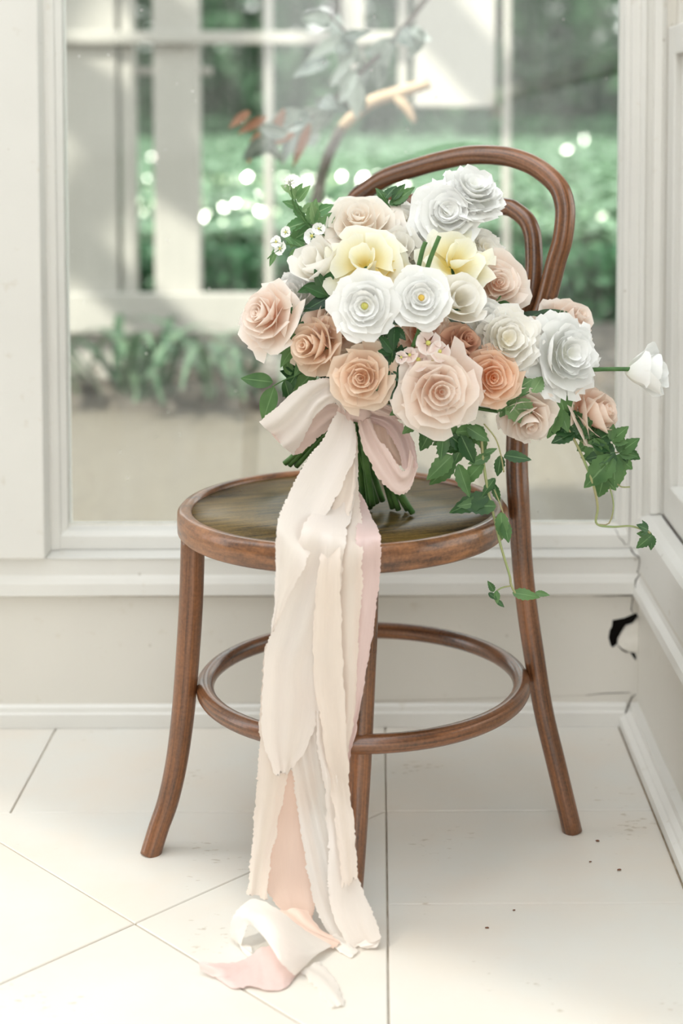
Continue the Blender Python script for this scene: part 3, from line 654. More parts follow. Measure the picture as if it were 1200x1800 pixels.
# back frame: rear leg, arch, rear leg in one bent length
RA = math.radians(50); ax = Vector((math.cos(RA), math.sin(RA), 0)); sdv = Vector((ax.y,-ax.x,0))   # rearwards, to the chair's right side
ctr = Vector((CX,CY,0)); fR = G(1005,1461,0); yS = CY+.040
LEAN = math.radians(8); nb = ax*math.cos(LEAN)-Vector((0,0,1))*math.sin(LEAN); pb = P(911,880,yS)
def onback(u, v, off=0):
    d_ = ray(u,v); return CO+d_*((pb+nb*off-CO).dot(nb)/d_.dot(nb))
def mirror(p):
    q = p-ctr; a, s_ = q.dot(ax), q.dot(sdv); return ctr+ax*a-sdv*s_+Vector((0,0,p.z))
legR = [P(u,v,yS+(fR.y-yS)*((v-880)/583)**1.6) for u,v in ((1006,1463),(979,1350),(955,1250),(938,1150),(925,1060),(917,980))]
up = [onback(u,v) for u,v in ((911,880),(908,800),(914,700),(929,620),(948,562),(960,527),(977,460),(987,427),(992,393),(992,360),(980,327),(947,297),(910,280),(873,273),(823,273),(773,283),(740,292),(683,310),(650,330),(623,353))]
full = legR+up+[mirror(p) for p in reversed(up[:8])]+[mirror(p) for p in reversed(legR)]
rad = [.0134]*3+[.0142]*3+[.0152]*3+[.0138]*(len(full)-18)+[.0152]*3+[.0142]*3+[.0134]*3
tube('back_frame', full, rad, M['wood'], ch, 20, 170)
I3 = [onback(u,v,-.003) for u,v in ((908,640),(915,590),(922,557),(930,527),(936,493),(938,460),(937,427),(934,407),(925,387),(905,370),(885,363))]
tube('back_hoop', I3+[I3[-1].lerp(mirror(I3[-1]),.5)+Vector((0,0,.006))]+[mirror(p) for p in reversed(I3)], .0122, M['wood'], ch, 18, 90)
# stretcher ring touching the inside of the legs
rl, rr_ = P(360,1205,CY-.02), P(911,1190,CY+.03); rc = (rl+rr_)/2; rrad = (rr_-rl).length/2
zring = rc.z
tube('stretcher_ring', [(rc.x+rrad*math.cos(2*math.pi*k/80), rc.y+rrad*math.sin(2*math.pi*k/80), zring) for k in range(80)], [.0118]*80, M['wood'], ch, 16, None, True)

# ------------------------------------------------------------------ the bouquet
KN = P(622,728,1.955)                     # the tie
bq = empty('bridal_bouquet', G(680,888,SZ), 'bridal bouquet of peach roses and white blooms standing on the round chair seat', 'bouquet')
def frame(face):
    z = Vector(face).normalized(); x = Vector((0,0,1)).cross(z)
    if x.length < .1: x = Vector((1,0,0))
    x.normalize(); y = z.cross(x); return Matrix((x,y,z)).transposed()
def shell_petal(fr, c, Rr, phi, W_, rt, H, zb, curl, ruf, tip, rnd, nt=7, nsx=8, open_=.9, frill=0, spiral=.05):
    """one petal: a patch of a cup-shaped shell round the flower's axis"""
    V, F, U = [], [], []; ph = rnd.uniform(0,6.28); tl = rnd.uniform(-.09,.09); hj = rnd.uniform(.9,1.06); k1 = rnd.uniform(1.6,2.6)
    for j in range(nt+1):
        for i in range(nsx+1):
            s = -1+2*i/nsx; t0 = j/nt
            edge = 1-.15*abs(s)**3-(.07*abs(s) if tip else 0)
            t = t0*edge*hj
            wr_ = .28+.72*math.sin(min(1,t0*1.25)*math.pi/2)
            a = phi+s*W_*wr_
            r = rt*math.sin(min(1.0,t)*math.pi/2)**open_
            z = zb+(H-zb)*(t**1.35)
            if t0 > .55:
                q = ((t0-.55)/.45)**2; r += curl*q*(.6+.4*abs(s)); z -= curl*.75*q
            wv = ruf*t0*t0*(math.sin(s*k1*math.pi+ph)*.7+.5*math.sin(s*5.3+ph*2))
            if frill and j >= nt-1: wv += frill*((i%2)*2-1)*(.6 if j == nt-1 else 1)
            r *= 1+spiral*s+wv*.5; z += wv*Rr*.0+wv*.5*rt
            if tip: r += .10*abs(s)**3*t0; z -= .07*abs(s)**3*t0
            nz_ = noise.noise(Vector((math.cos(a)*r*2.6, math.sin(a)*r*2.6, z*2.2+ph)))
            r += nz_*.07*t0; z += noise.noise(Vector((s*1.7+ph, t0*2.1, ph)))*.07*t0
            p = Vector((r*math.cos(a), r*math.sin(a), z+tl*r*s))*Rr
            V.append(c+fr@p); U.append((i/nsx, t0))
    for j in range(nt):
        for i in range(nsx): k = j*(nsx+1)+i; F.append((k,k+1,k+nsx+2,k+nsx+1))
    return V, F, U
LAY = {
 # n, half width (deg), tip radius, tip height, base height, curl, ruffle
 'rose': [(2,150,.07,.46,.22,0,.04),(3,100,.16,.49,.15,.015,.05),(3,92,.27,.50,.0,.02,.06),(4,74,.41,.46,-.28,.04,.07),(5,62,.58,.35,-.33,.07,.09),(5,56,.78,.19,-.38,.11,.11),(5,50,1.0,-.08,-.42,.14,.13)],
 'bud':  [(2,140,.09,.62,.3,0,.03),(3,105,.19,.64,.2,.02,.05),(3,95,.33,.61,-.45,.03,.06),(4,76,.50,.52,-.5,.06,.08),(4,68,.70,.32,-.55,.13,.10),(4,56,.88,-.0,-.58,.18,.13)],
 'ranunculus': [(4,105,.15,.21,.06,0,.03),(5,84,.27,.25,.04,.01,.05),(5,78,.40,.26,.0,.015,.07),(6,64,.55,.25,-.18,.02,.09),(6,58,.74,.16,-.22,.04,.12),(6,54,.98,-.02,-.26,.06,.16)],
 'ruffled': [(4,80,.20,.44,.1,.02,.10),(5,70,.34,.46,.0,.04,.13),(6,62,.48,.43,-.15,.05,.15),(7,54,.64,.34,-.3,.07,.16),(8,48,.82,.18,-.36,.09,.17),(9,44,1.0,-.06,-.38,.11,.17)],
 'iris': [(3,62,.34,.66,-.4,.06,.14),(3,58,.70,.36,-.4,.2,.18),(4,50,1.0,.02,-.42,.22,.2)],
 'tulip': [(3,74,.30,.66,-.6,.02,.05),(3,70,.46,.66,-.62,.06,.07),(4,58,.66,.56,-.64,.16,.10)],
 'blossom': [(5,40,1.0,.16,-.1,.06,.06)],
}
nfl = 0
def flower(name, kind, u, v, Y, rpx, face, mat, eye=None, label=None, mat2=None, stem=True, drop=0, sepals=0):
    global nfl; nfl += 1; rnd = random.Random(100+nfl)
    fr = frame(face); Rr = rpx*Y/FPX*(1.14 if kind != 'blossom' else 1.1); fz = fr.col[2]
    c = P(u,v,Y)
    if kind in ('rose','bud','ranunculus','ruffled','tulip'): c = c - fz*Rr*.05
    f = empty(name, c, label, parent=bq)
    lays = LAY[kind]; ph = rnd.uniform(0,6.28)
    for li, (n, W_, rt, H, zb, cu, ru) in enumerate(lays):
        ph += .9
        for i in range(n):
            a = ph+2*math.pi*i/n+rnd.uniform(-.25,.25)
            big = li >= len(lays)-2
            mm = M[mat2] if (mat2 and li < 2) else M[mat]
            V, F, U = shell_petal(fr, c, Rr, a, math.radians(W_)*rnd.uniform(.9,1.1), rt*rnd.uniform(.92,1.08), H*rnd.uniform(.92,1.08)+(-drop*rnd.random() if big else 0), zb, cu*rnd.uniform(.6,1.4), ru,
                1 if kind in ('rose','bud') and li > 2 else 0, rnd, 9 if big else 7, 10 if kind == 'ruffled' else 8, frill=.035 if kind == 'ruffled' else 0, spiral=(.12 if li < 5 else .06) if kind in ('rose','bud') else .04)
            mesh('petal', V, F, mm, f, U)
    if eye:
        bm = bmesh.new(); bmesh.ops.create_icosphere(bm, subdivisions=2, radius=1); bm.verts.index_update()
        er = Rr*(.10 if kind != 'blossom' else .2)
        V = [c+fr@(Vector((q.co.x*er,q.co.y*er,q.co.z*er*.7))*(1+.15*rnd.random())+Vector((0,0,Rr*(.12 if kind != 'blossom' else .05)))) for q in bm.verts]
        mesh('eye', V, [[w.index for w in q.verts] for q in bm.faces], M[eye], f); bm.free()
    if stem:
        b = c-fz*Rr*.38; k = KN+Vector((rnd.gauss(0,.008),rnd.gauss(0,.008),.02))
        m1 = b-fz*.03; m2 = b.lerp(k,.6)+Vector((0,.012,0))
        tube('stem', [b,m1,m2,k], [.0028,.0026,.0026,.0026], M['stem'], f, 6, 10)
        for i in range(5):
            a = 2*math.pi*i/5; q = fr@Vector((math.cos(a),math.sin(a),-.35))
            leaf(b-fz*Rr*.1, q, fz, Rr*.42, Rr*.15, M['leaf'], f, name='sepal', fold=.2, curl=.3)
    return f
FL_ = [
 ('rose','rose',463,553,1.90,54,(-.62,-.75,.30),'blush',None,'pale peach rose at the left tip of the bouquet'),
 ('rose','bud',549,608,1.885,50,(-.55,-.75,.15),'caramel',None,'caramel rose half open facing left'),
 ('rose','bud',592,570,1.905,48,(.25,-.85,.25),'peach',None,'peach rose tucked under the white ranunculus'),
 ('rose','rose',636,664,1.85,50,(-.12,-1,.10),'caramel',None,'caramel rose directly above the ribbon knot'),
 ('rose','rose',772,688,1.84,64,(.12,-1,.10),'blush',None,'large blush rose low in the middle'),
 ('rose','rose',865,664,1.87,45,(.1,-1,.12),'apricot',None,'small apricot rose beside the large blush rose'),
 ('rose','bud',815,602,1.885,36,(.45,-.7,.5),'bronze',None,'bronze peach rose bud in shade'),
 ('rose','rose',742,580,1.895,46,(.05,-.85,.45),'peach',None,'peach rose under the middle ranunculus'),
 ('rose','rose',873,499,1.95,48,(.15,-.95,.25),'blush',None,'peach rose in front of the inner chair hoop'),
 ('rose','bud',1004,566,2.00,50,(.55,-.55,.55),'blush',None,'blush rose right of the chair back'),
 ('rose','bud',928,738,1.905,46,(.15,-.9,-.35),'blush',None,'pale peach rose hanging in front of the chair post'),
 ('rose','bud',1048,726,1.945,50,(.75,-.5,.30),'peach',None,'peach rose at the lower right on its own'),
 ('garden_rose','rose',632,392,1.965,64,(-.1,-.75,.65),'cream',None,'cream garden rose at the top left'),
 ('rose','tulip',556,462,1.93,52,(-.45,-.7,.6),'ivory',None,'ivory rose on the upper left shoulder'),
 ('lisianthus','ruffled',518,520,1.95,44,(-.5,-.7,.3),'white',None,'white bloom behind the leftmost rose'),
 ('iris','iris',640,462,1.90,56,(-.1,-.85,.45),'yellow',None,'pale yellow ruffled bloom left of centre'),
 ('ranunculus','ranunculus',786,374,1.965,54,(.1,-.9,.4),'white',None,'white ranunculus high at the top of the bouquet'),
 ('lisianthus','ruffled',830,334,1.99,52,(.25,-.6,.75),'white',None,'white ruffled bloom at the very top'),
 ('lisianthus','tulip',700,440,1.95,48,(0,-.8,.6),'ivory',None,'ivory bloom in the upper middle'),
 ('lisianthus','ruffled',705,392,2.0,42,(0,-.7,.7),'ivory',None,'greenish ivory bloom behind the cream garden rose'),
 ('ranunculus','ranunculus',641,538,1.845,54,(-.1,-1,.12),'white','eye','white ranunculus with a green eye'),
 ('ranunculus','ranunculus',740,524,1.85,49,(.05,-1,.28),'white','yeye','white ranunculus with a yellow eye'),
 ('lisianthus','tulip',806,528,1.88,54,(.3,-.85,.35),'ivory',None,'ivory bloom right of the middle ranunculus'),
 ('iris','iris',800,458,1.925,54,(.25,-.75,.55),'yellow',None,'pale yellow bloom with a golden throat right of centre'),
 ('iris','iris',690,492,1.905,36,(.1,-.9,.2),'gold',None,'small golden throated bloom between the ranunculus'),
 ('garden_rose','ruffled',890,598,1.90,56,(.15,-.9,.35),'ivory',None,'ivory garden rose above the apricot rose'),
 ('peony','ruffled',996,622,1.925,62,(.45,-.8,.2),'white',None,'large white fringed bloom at the right'),
 ('rose','bud',935,582,1.95,34,(.2,-.6,.7),'blush',None,'small blush rose peeping between two white blooms'),
 ('lisianthus','ruffled',745,425,1.975,40,(.1,-.8,.5),'white',None,'white bloom under the high ranunculus'),
 ('lisianthus','ruffled',600,430,1.97,40,(-.3,-.7,.6),'ivory',None,'ivory bloom between the cream garden rose and the pale yellow one'),
 ('lisianthus','ruffled',850,440,1.99,40,(.4,-.7,.5),'ivory',None,'ivory bloom behind the pale yellow one on the right'),
 ('rose','bud',690,640,1.90,40,(0,-1,0),'cream',None,'cream rose half hidden under the dark lobed leaves'),
 ('lisianthus','tulip',850,560,1.92,40,(.2,-.9,.4),'white',None,'white bloom below the peach rose by the inner hoop'),
]
for a in FL_:
    flower(a[0],a[1],a[2],a[3],a[4],a[5],a[6],'yellow' if a[7]=='gold' else a[7],a[8],a[9], mat2='gold' if a[7]=='gold' else None, drop=.3 if a[2]==463 else .12)
# the lone white bloom on its long stem at the right
f = flower('ranunculus','tulip',1136,652,1.95,50,(.93,-.3,.12),'white',None,'lone white bloom on a long stem at the far right', stem=False)
tube('stem', [P(925,652,1.94),P(1000,652,1.945),P(1060,649,1.95),P(1118,649,1.95)], [.003,.0029,.0028,.0028], M['stem'], f, 8, 12)
# stems crossing in front
for pts in ([(748,480),(757,452),(772,415)],[(735,470),(742,440),(748,425)],[(725,610),(735,585),(742,560)],[(680,618),(668,590),(660,575)]):
    tube('stem', [P(u,v,1.868 if v>550 else 1.885) for u,v in pts], [.003,.003,.0028], M['stem'], bq, 7, 8)
# small wax blossoms
for (u,v,r_,fx) in ((752,603,20,.2),(735,632,18,-.2),(772,618,17,.4),(720,624,13,-.5),(760,635,15,.1),(705,628,10,-.3),(548,415,14,-.5),(492,437,11,-.6),(485,425,9,-.3),(560,402,10,0),(502,408,9,-.4)):
    flower('blossom','blossom',u,v,1.85 if u>600 else 1.96,r_,(fx,-.9,.35),'pinkwax' if u>600 else 'white','eye',None,stem=False)
# fluffy seed head
c = P(509,322,1.97); e = empty('seed_head', c, 'fluffy white seed head on the top left sprig', parent=bq); ps = []
for i in range(60):
    d_ = Vector((R.gauss(0,1),R.gauss(0,1),R.gauss(.5,1))).normalized(); ps.append(tube_data([c,c+d_*.009],[.0004,.0003],4))
V,F,U = join(ps); mesh('bristles', V, F, M['white'], e, U)['kind'] = 'stuff'
tube('stem', [c,P(513,345,1.97),P(522,370,1.97),P(560,420,1.97)], [.0012,.0013,.0015,.0018], M['stem'], e, 6, 8)
# greenery
def spray(stem_pts, Y, leaves, mat, L=.03, kind='ovate', wf=.5, rad=.0012, smat='stem', name='sprig', seed=0, lab=None, tri=False):
    rnd = random.Random(seed); pts = [P(u,v,Y+(q[0] if q else 0)) for u,v,*q in stem_pts]
    s = empty(name, pts[0], lab, parent=bq)
    tube('stem', pts, [rad*(1-.4*i/len(pts)) for i in range(len(pts))], M[smat], s, 6, len(pts)*5)
    for (u,v,du,dv,*rest) in leaves:
        a, b = P(u,v,Y+(rest[0] if rest else 0)), P(u+du,v+dv,Y+(rest[0] if rest else 0)+rnd.uniform(-.012,.012))
        LL_ = (b-a).length; nr = (rnd.uniform(-.45,.45),-1,rnd.uniform(.1,.7)); m_ = M[rest[1]] if len(rest) > 1 else M[mat]
        if tri: trileaf(a,b-a,nr,LL_,m_,s,kind)
        else: leaf(a,b-a,nr,LL_,LL_*wf,m_,s,kind,curl=rnd.uniform(0,.5),fold=rnd.uniform(.1,.4))
    return s
spray([(580,420),(545,395),(525,365),(512,335)],1.975,[(525,365,-28,-12),(522,355,22,-30),(540,390,-45,12),(545,395,10,-45),(530,372,35,-18),(520,350,-14,-25),(550,400,-50,30),(540,392,-30,45),(545,380,42,-22),(560,405,30,-35),(512,340,-18,-18),(516,345,14,-22),(535,385,-22,-30),(555,395,-8,-40),(565,410,-40,8)],'leaf_pale',kind='tooth',seed=3,lab='pale green sprig sticking out at the top left')
spray([(600,470),(540,440),(500,430),(470,455)],1.97,[(500,430,-24,14),(520,436,-14,26),(540,440,-30,-22),(515,430,-18,-24),(485,440,-12,28)],'leaf_pale',kind='ovate',wf=.35,seed=4)
spray([(690,380),(680,355),(672,340)],2.0,[(680,358,-18,-30),(676,350,20,-28),(684,360,34,-14),(690,352,22,-30),(682,360,-34,-10),(690,358,38,-30)],'leaf',kind='tooth',seed=5,lab='small dark sprig by the chair arch')
spray([(600,620),(545,650),(500,668),(478,680)],1.93,[(480,672,-58,-8),(482,680,-22,62),(500,668,12,42),(520,660,-28,38),(525,655,-30,-25),(555,648,-40,45),(545,650,-35,-40),(510,660,-10,-36)],'leaf',wf=.48,seed=6,lab='green leaves at the lower left under the roses')
spray([(610,560),(575,520),(560,495)],1.91,[(575,520,-42,-18),(572,512,-20,-40),(580,522,-48,22),(585,530,-52,8),(590,535,-40,44),(566,505,26,-32),(560,500,-38,14),(578,520,20,-40)],'ivy',wf=.45,seed=7)
spray([(620,620),(560,600),(520,585)],1.905,[(540,595,-38,30),(525,588,-34,-8),(520,585,-26,26),(530,590,-40,55),(560,600,-50,60),(545,600,-60,20),(535,570,-36,-14),(530,560,-30,-30)],'leaf',wf=.4,seed=8)
spray([(660,690),(685,650),(690,600)],1.862,[(688,640,-28,-22),(690,640,26,-30),(690,650,40,4),(690,655,-30,24),(694,660,26,34),(690,620,-22,-30),(694,575,-4,40),(700,660,-6,52),(690,560,26,-6),(705,680,-14,40),(680,650,-24,46),(700,630,32,-18)],'ivy',kind='lobed',wf=.85,seed=9,lab='dark lobed leaves beside the caramel rose')
spray([(700,690),(740,740),(790,770)],1.875,[(740,735,-34,28),(760,750,-22,46),(780,760,-6,50),(770,745,46,26),(790,765,40,34),(800,760,46,-6),(730,720,-40,6),(810,765,24,52),(820,750,40,26),(745,745,10,48),(720,710,-36,20)],'leaf',kind='tooth',wf=.5,seed=10,lab='dark leaves under the large blush rose')
spray([(880,520),(860,545),(850,560)],1.94,[(865,540,-20,-14),(868,540,30,12),(860,545,-34,10),(875,530,34,22),(862,538,20,30)],'leaf',seed=11)
spray([(870,680),(900,700),(930,690)],1.90,[(900,690,36,-24),(905,700,-30,22),(915,700,18,36),(890,700,-12,34),(890,705,40,40),(935,690,20,-30)],'leaf_pale',kind='tooth',wf=.7,seed=12,lab='mottled green leaves under the apricot rose')
# right hand vine
spray([(905,640),(930,660),(965,695),(990,740),(1015,785),(1040,845),(1050,890),(1048,920),(1075,926),(1110,925),(1143,937)],1.93,
 [(975,680,30,70,.0),(985,720,-25,50),(990,730,35,45),(1013,765,30,-34),(1040,780,46,-28),(1045,770,-5,55),(1080,795,-52,12),(1078,800,-50,58),(1082,800,6,60),(1088,796,36,-26),(1096,790,30,18),(1075,775,30,-26),(1062,835,-12,44),(1138,932,-18,-10),(1146,940,-28,24),(1010,760,-60,-20),(960,690,-34,20),(950,680,40,-8)],
 'leaf',kind='lobed',wf=.62,rad=.0021,smat='vine',name='vine',seed=13,lab='trailing vine hanging down at the right past the window edge')
for pts in ([(1013,766),(1050,775),(1078,795),(1090,793)],[(1015,770),(1040,790),(1065,795),(1080,795)],[(1080,800),(1072,825),(1063,835)],[(1063,835),(1072,860),(1078,890),(1070,920),(1052,922)],[(1075,840),(1090,855),(1107,856)]):
    tube('vine_stem', [P(u,v,1.935) for u,v in pts], [.0010]*len(pts), M['vine'], bq, 5, 12)
# middle vine hanging to the stretcher
spray([(845,760),(848,800),(855,850),(866,900),(880,960),(895,1010),(898,1028),(908,1045),(925,1052),(942,1045)],1.885,
 [(900,1042,48,6,-.0),(940,1042,26,4),(862,800,-40,16),(850,812,-44,44),(838,800,-28,-20),(846,800,26,-12),(885,805,30,-14),(886,800,48,8),(880,800,-6,40),(800,810,-48,46),(805,815,20,60),(808,790,-40,-4),(822,760,-26,60),(812,760,-46,38),(835,745,20,52),(850,750,-52,42),(870,840,-24,32),(868,850,8,36),(855,880,-52,10),(860,870,-70,30)],
 'leaf',kind='tooth',wf=.42,rad=.0020,smat='vine',name='vine',seed=14,lab='trailing vine hanging down past the seat to the stretcher')
for pts in ([(897,1030),(880,1034),(868,1045),(872,1058)],[(850,745),(870,770),(880,800),(885,830)],[(830,750),(815,785),(805,812)],[(868,860),(880,890),(886,915),(884,940)]):
    tube('vine_stem', [P(u,v,1.885) for u,v in pts], [.0010]*len(pts), M['vine'], bq, 5, 12)
for (u,v,du,dv) in ((868,1040,-10,-18),(872,1038,2,24),(872,1055,14,12),(858,1042,16,12),(872,890,-62,-2),(880,900,4,50),(885,915,10,40),(800,760,-40,22),(795,800,-46,44)):
    a, b = P(u,v,1.883), P(u+du,v+dv,1.878); leaf(a,b-a,(.1,-1,.4),(b-a).length,(b-a).length*.5,M['leaf'],bq,'tooth')
# filler foliage inside the bouquet
for i in range(70):
    u, v = R.gauss(730,120), R.gauss(590,75)
    if not (540 < u < 960 and 440 < v < 720): continue
    a = P(u,v,1.995); b = a+Vector((a.x-KN.x, -.05, a.z-KN.z)).normalized()*.06
    leaf(a,b-a,(R.uniform(-.5,.5),-1,.4),R.uniform(.04,.06),R.uniform(.02,.03),M['ivy'],bq)
# stems below the tie
st = [(700,896),(716,896),(690,893),(640,880),(650,893),(662,884),(630,868),(622,860),(672,880),(725,902),(645,870),(655,888)]
for i, (u,v) in enumerate(st):
    p1 = G(u,v,SZ-.003 if v > 888 else SZ+.004); k = KN+Vector((R.uniform(-.014,.018),R.uniform(-.012,.012),.01))
    tube('stem', [k, k.lerp(p1,.5)+Vector((0,-.004,0)), p1], [.0036,.0038,.0040], M['stem'], bq, 8, 8)
for (u,v) in ((500,815),(520,820),(508,818),(532,828),(512,808)):
    p1 = P(u,v,1.99); k = KN+Vector((R.uniform(-.014,0),.01,0)); tube('stem', [k,k.lerp(p1,.5)+Vector((0,0,.004)),p1], [.0034,.0036,.0038], M['stem'], bq, 8, 8)

# ------------------------------------------------------------------ the ribbons
rb = empty('silk_ribbon', KN, 'frayed blush and ivory silk ribbons tied in a bow with tails trailing to the floor', 'ribbon')
def strip(name, rows, mat, folds=(.004,2.0,0), n=60, m=14, fray=.9, seed=0, endfray=0, parent=rb):
    """rows of (uL,vL,YL,uR,vR,YR); woven across with soft lengthwise folds"""
    rnd = random.Random(seed); q = spline(rows, n); V, F, U = [], [], []; A, k, ph = folds; L = 0; pc = None
    for i, r in enumerate(q):
        a, b = P(*r[0:3]), P(*r[3:6]); t = i/n; c = (a+b)/2
        if pc is not None: L += (c-pc).length
        pc = c; w = (b-a).length
        for j in range(m+1):
            s = j/m; p = a.lerp(b,s)
            wob = math.sin(s*k*2*math.pi+ph+1.3*math.sin(t*5+seed))*A*(.35+.65*math.sin(math.pi*s))+.0012*noise.noise(Vector((s*7,L*30,seed)))
            p = p+Vector((0,-1,0))*wob
            if j in (0,m): p = p+(b-a).normalized()*(rnd.gauss(0,.0007)*fray+.0022*noise.noise(Vector((L*45,seed*3.1,j))))
            if endfray and i == n: p.z += rnd.uniform(-1,1)*endfray
            V.append(p); U.append((s,L*10))
    for i in range(n):
        for j in range(m): k_ = i*(m+1)+j; F.append((k_,k_+1,k_+m+2,k_+m+1))
    return mesh(name, V, F, M[mat], parent, U)
def rows(Lp, Rp, Ys):
    out = []
    for i, ((a,b),(c,d_)) in enumerate(zip(Lp,Rp)):
        y0 = Ys[i] if i < len(Ys) else Ys[-1]; y0, y1 = y0 if isinstance(y0,tuple) else (y0,y0); out.append((a,b,y0,c,d_,y1))
    return out
YE = CY-SR                                  # the seat's front edge
a0, a1, a2, a3 = YE-.005, YE-.012, YE-.021, YE-.030
NT = dict(n=150, m=12)
strip('tail', rows([(625,860),(626,900),(626,950),(622,1030),(618,1120),(610,1220),(604,1330)],[(636,870),(652,905),(668,942),(668,1000),(659,1085),(642,1190),(613,1345)],[1.905,1.87,a0,a0,a0,a0,a0]),'silk_mauve',(.002,1.0,.5),seed=1,**NT)
strip('tail', rows([(468,1130),(460,1210),(455,1290),(452,1360),(446,1440),(440,1510),(434,1572)],[(545,1130),(535,1210),(520,1290),(505,1360),(490,1440),(476,1510),(470,1582)],[a0,a0,a0,a0-.006,1.78,1.77,1.76]),'silk_cream',(.003,1.2,.2),seed=2,endfray=.002,**NT)
strip('tail', rows([(500,1180),(490,1280),(486,1360),(476,1430),(465,1500),(468,1560),(500,1605),(535,1626)],[(590,1180),(570,1280),(560,1360),(550,1430),(550,1500),(552,1560),(553,1600),(545,1628)],[YE,YE,YE-.003,1.792,1.78,1.77,1.76,1.752]),'silk_peach',(.003,1.0,1.8),seed=3,**NT)
strip('tail', rows([(612,750),(610,830),(592,900),(584,960),(582,1050),(590,1150),(592,1250),(580,1330)],[(628,760),(630,850),(634,900),(637,960),(636,1050),(628,1130),(626,1220),(612,1325)],[1.915,1.89,1.86,a1,a1,a1,a1,a1]),'silk_cream',(.003,1.4,2.2),seed=5,**NT)
strip('tail', rows([(606,742),(592,800),(556,880),(532,930),(505,1000),(488,1050),(478,1100),(466,1150),(460,1230),(462,1300),(486,1366)],[(624,745),(628,830),(618,900),(606,950),(600,1020),(580,1090),(562,1150),(553,1200),(556,1260),(540,1310),(512,1354)],[1.905,1.885,1.852,a2,a2,a2,a2,a2,a2,a2,a2]),'silk_ivory',(.004,1.8,.8),seed=4,endfray=.006,**NT)
strip('tail', rows([(608,750),(600,830),(580,910),(562,980),(552,1080),(550,1180),(566,1290),(580,1380),(592,1470),(600,1556)],[(622,755),(624,850),(612,910),(598,970),(600,1080),(603,1190),(609,1300),(616,1400),(624,1480),(628,1546)],[1.895,1.87,1.84,a3,a3,a3,a3-.004,1.762,1.742,1.726]),'silk_cream',(.003,1.1,.4),seed=6,endfray=.004,**NT)
strip('tail', rows([(592,722),(570,768),(535,815),(506,868),(488,920),(484,990),(482,1060),(476,1110)],[(622,742),(624,800),(594,868),(566,920),(540,985),(512,1040),(494,1078),(480,1112)],[1.89,1.87,1.845,1.815,a3-.006,a3-.006,a3-.004,a3]),'silk_ivory',(.004,.9,1.2),seed=7,**NT)
strip('tail', rows([(500,1270),(512,1350),(520,1410),(530,1475),(541,1540),(556,1600),(582,1645),(622,1682)],[(556,1250),(565,1350),(578,1420),(592,1490),(606,1550),(634,1606),(650,1640),(640,1672)],[a1,a1-.004,1.785,1.768,1.752,1.742,1.73,1.72]),'silk_white',(.004,2.2,.3),seed=8,**NT)
strip('tail', rows([(560,1200),(556,1300),(568,1370),(574,1440),(578,1500),(576,1560),(588,1615),(618,1668)],[(575,1200),(578,1300),(592,1370),(602,1440),(612,1500),(636,1560),(658,1612),(669,1650)],[a2-.004,a2-.004,a2-.008,1.766,1.746,1.732,1.722,1.715]),'silk_ivory',(.003,1.1,1.0),seed=9,**NT)
# the curl where the tail meets the floor
strip('curl', rows([(645,1668),(664,1662),(668,1640),(655,1625),(644,1622)],[(622,1660),(650,1648),(660,1632),(652,1620),(640,1618)],[(1.713,1.712),(1.712,1.72),(1.725,1.735),(1.745,1.75),(1.75,1.755)]),'silk_ivory',(.001,1,0),n=24,seed=10)
# heap on the floor: loop, broad fold, flat mauve end, sheer end
def fl(u,v,z): p = G(u,v,z); return p
def strip3(name, A, B, mat, n=50, m=12, amp=.002, seed=0, fray=1.0):
    rnd = random.Random(seed); a_, b_ = spline(A,n), spline(B,n); V, F, U = [], [], []
    for i in range(n+1):
        a, b = Vector(a_[i]), Vector(b_[i]); 
        for j in range(m+1):
            s = j/m; p = a.lerp(b,s)+Vector((0,0,abs(amp*math.sin(s*4.2+i*.13+seed)*math.sin(math.pi*s))+.0008*noise.noise(Vector((s*6,i*.3,seed)))))
            if j in (0,m): p += (b-a).normalized()*rnd.gauss(0,.0006)*fray
            p.z = max(p.z,.0012); V.append(p); U.append((s,i/n*3))
    for i in range(n):
        for j in range(m): k = i*(m+1)+j; F.append((k,k+1,k+m+2,k+m+1))
    return mesh(name, V, F, M[mat], rb, U)
strip3('heap_fold', [fl(*q) for q in ((440,1662,.004),(412,1655,.004),(404,1640,.012),(412,1606,.034),(446,1580,.044),(490,1600,.04),(545,1640,.02),(592,1655,.008))],
  [fl(*q) for q in ((446,1690,.002),(424,1668,.004),(430,1640,.02),(440,1625,.03),(466,1650,.034),(492,1690,.03),(508,1706,.018),(518,1716,.004))],'silk_white',60,12,.004,1)
strip3('heap_end', [fl(*q) for q in ((348,1688,.014),(372,1693,.012),(410,1692,.006),(438,1682,.006),(462,1664,.012),(492,1668,.016),(540,1690,.008))],
  [fl(*q) for q in ((352,1706,.006),(384,1722,.002),(412,1738,.002),(440,1733,.004),(470,1741,.003),(500,1738,.002),(516,1720,.003))],'silk_mauve',50,12,.003,2)
strip3('heap_fold', [fl(*q) for q in ((540,1600,.03),(560,1630,.02),(590,1650,.012),(600,1660,.008))],[fl(*q) for q in ((490,1600,.03),(530,1640,.02),(560,1660,.01),(585,1668,.004))],'silk_peach',30,10,.003,3)
strip3('heap_end', [fl(*q) for q in ((560,1690,.004),(580,1710,.002),(598,1740,.002),(606,1768,.002))],[fl(*q) for q in ((528,1708,.003),(548,1728,.002),(566,1752,.002),(582,1772,.002))],'silk_white',24,8,.002,4,2)
strip3('heap_fold', [fl(*q) for q in ((590,1640,.012),(610,1655,.008),(630,1672,.003))],[fl(*q) for q in ((575,1655,.006),(600,1675,.003),(618,1684,.002))],'silk_white',20,8,.002,5)
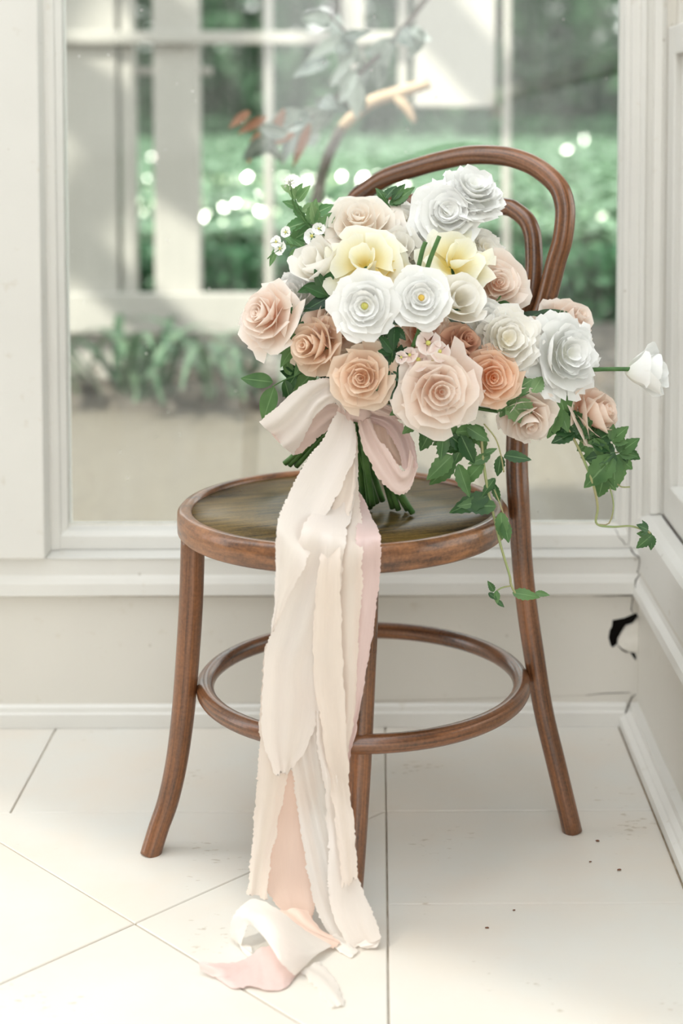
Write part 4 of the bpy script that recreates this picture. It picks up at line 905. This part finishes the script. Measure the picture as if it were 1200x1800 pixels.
# bow
strip('bow_loop', rows([(612,712),(590,672),(562,664),(522,684),(484,718),(456,742)],[(606,735),(588,708),(560,724),(548,742),(534,770),(514,800)],[1.90,1.885,1.88,1.885,1.89,1.90]),'silk_ivory',(.006,1.7,.3),seed=20)
strip('bow_loop', rows([(456,742),(470,745),(510,722),(560,704),(606,712)],[(514,800),(530,795),(556,775),(585,748),(612,735)],[1.90,1.915,1.925,1.925,1.915]),'silk_blush',(.005,1.6,1.3),seed=21)
strip('bow_loop', rows([(628,738),(634,775),(650,815),(672,848),(700,868),(722,856),(735,820)],[(650,735),(664,765),(684,795),(700,818),(708,828),(716,818),(720,790)],[1.895,1.88,1.87,1.865,1.865,1.87,1.88]),'silk_blush',(.004,1.5,.3),seed=22)
strip('bow_loop', rows([(735,820),(731,790),(718,760),(695,735),(660,725),(634,722)],[(708,826),(704,806),(694,780),(675,755),(652,742),(630,738)],[(1.88,1.87),(1.89,1.885),(1.90,1.90),(1.91,1.91),(1.91,1.91),(1.90,1.90)]),'silk_mauve',(.004,1.5,1.9),seed=23)
strip('bow_loop', rows([(640,740),(650,770),(668,800),(690,824)],[(690,735),(704,760),(714,790),(716,815)],[1.925]*4),'silk_peach',(.006,1.8,.7),seed=24)
strip('bow_tail', rows([(618,706),(650,700),(685,712),(709,724)],[(622,730),(654,728),(684,734),(706,738)],[1.90,1.90,1.91,1.92]),'silk_blush',(.004,1.6,.2),seed=25,n=24)
strip('bow_tail', rows([(596,708),(590,730),(578,760),(565,800)],[(628,705),(622,735),(616,765),(612,800)],[1.895,1.893,1.89,1.895]),'silk_blush',(.004,1.3,.9),seed=26,n=24)
# the knot
ps = []
V, F, U = [], [], []; kc = P(628,722,1.90)
for i in range(13):
    for j in range(16):
        a, b = math.pi*i/12, 2*math.pi*j/16
        d_ = Vector((math.sin(a)*math.cos(b), math.sin(a)*math.sin(b), math.cos(a))); k = 1+.14*math.sin(b*3+a*4)+.1*noise.noise(d_*3)
        V.append(kc+Vector((d_.x*.016*k, d_.y*.012*k, d_.z*.013*k))); U.append((j/16,i/12))
for i in range(12):
    for j in range(16): F.append((i*16+j,i*16+(j+1)%16,(i+1)*16+(j+1)%16,(i+1)*16+j))
mesh('knot', V, F, M['silk_blush'], rb, U)
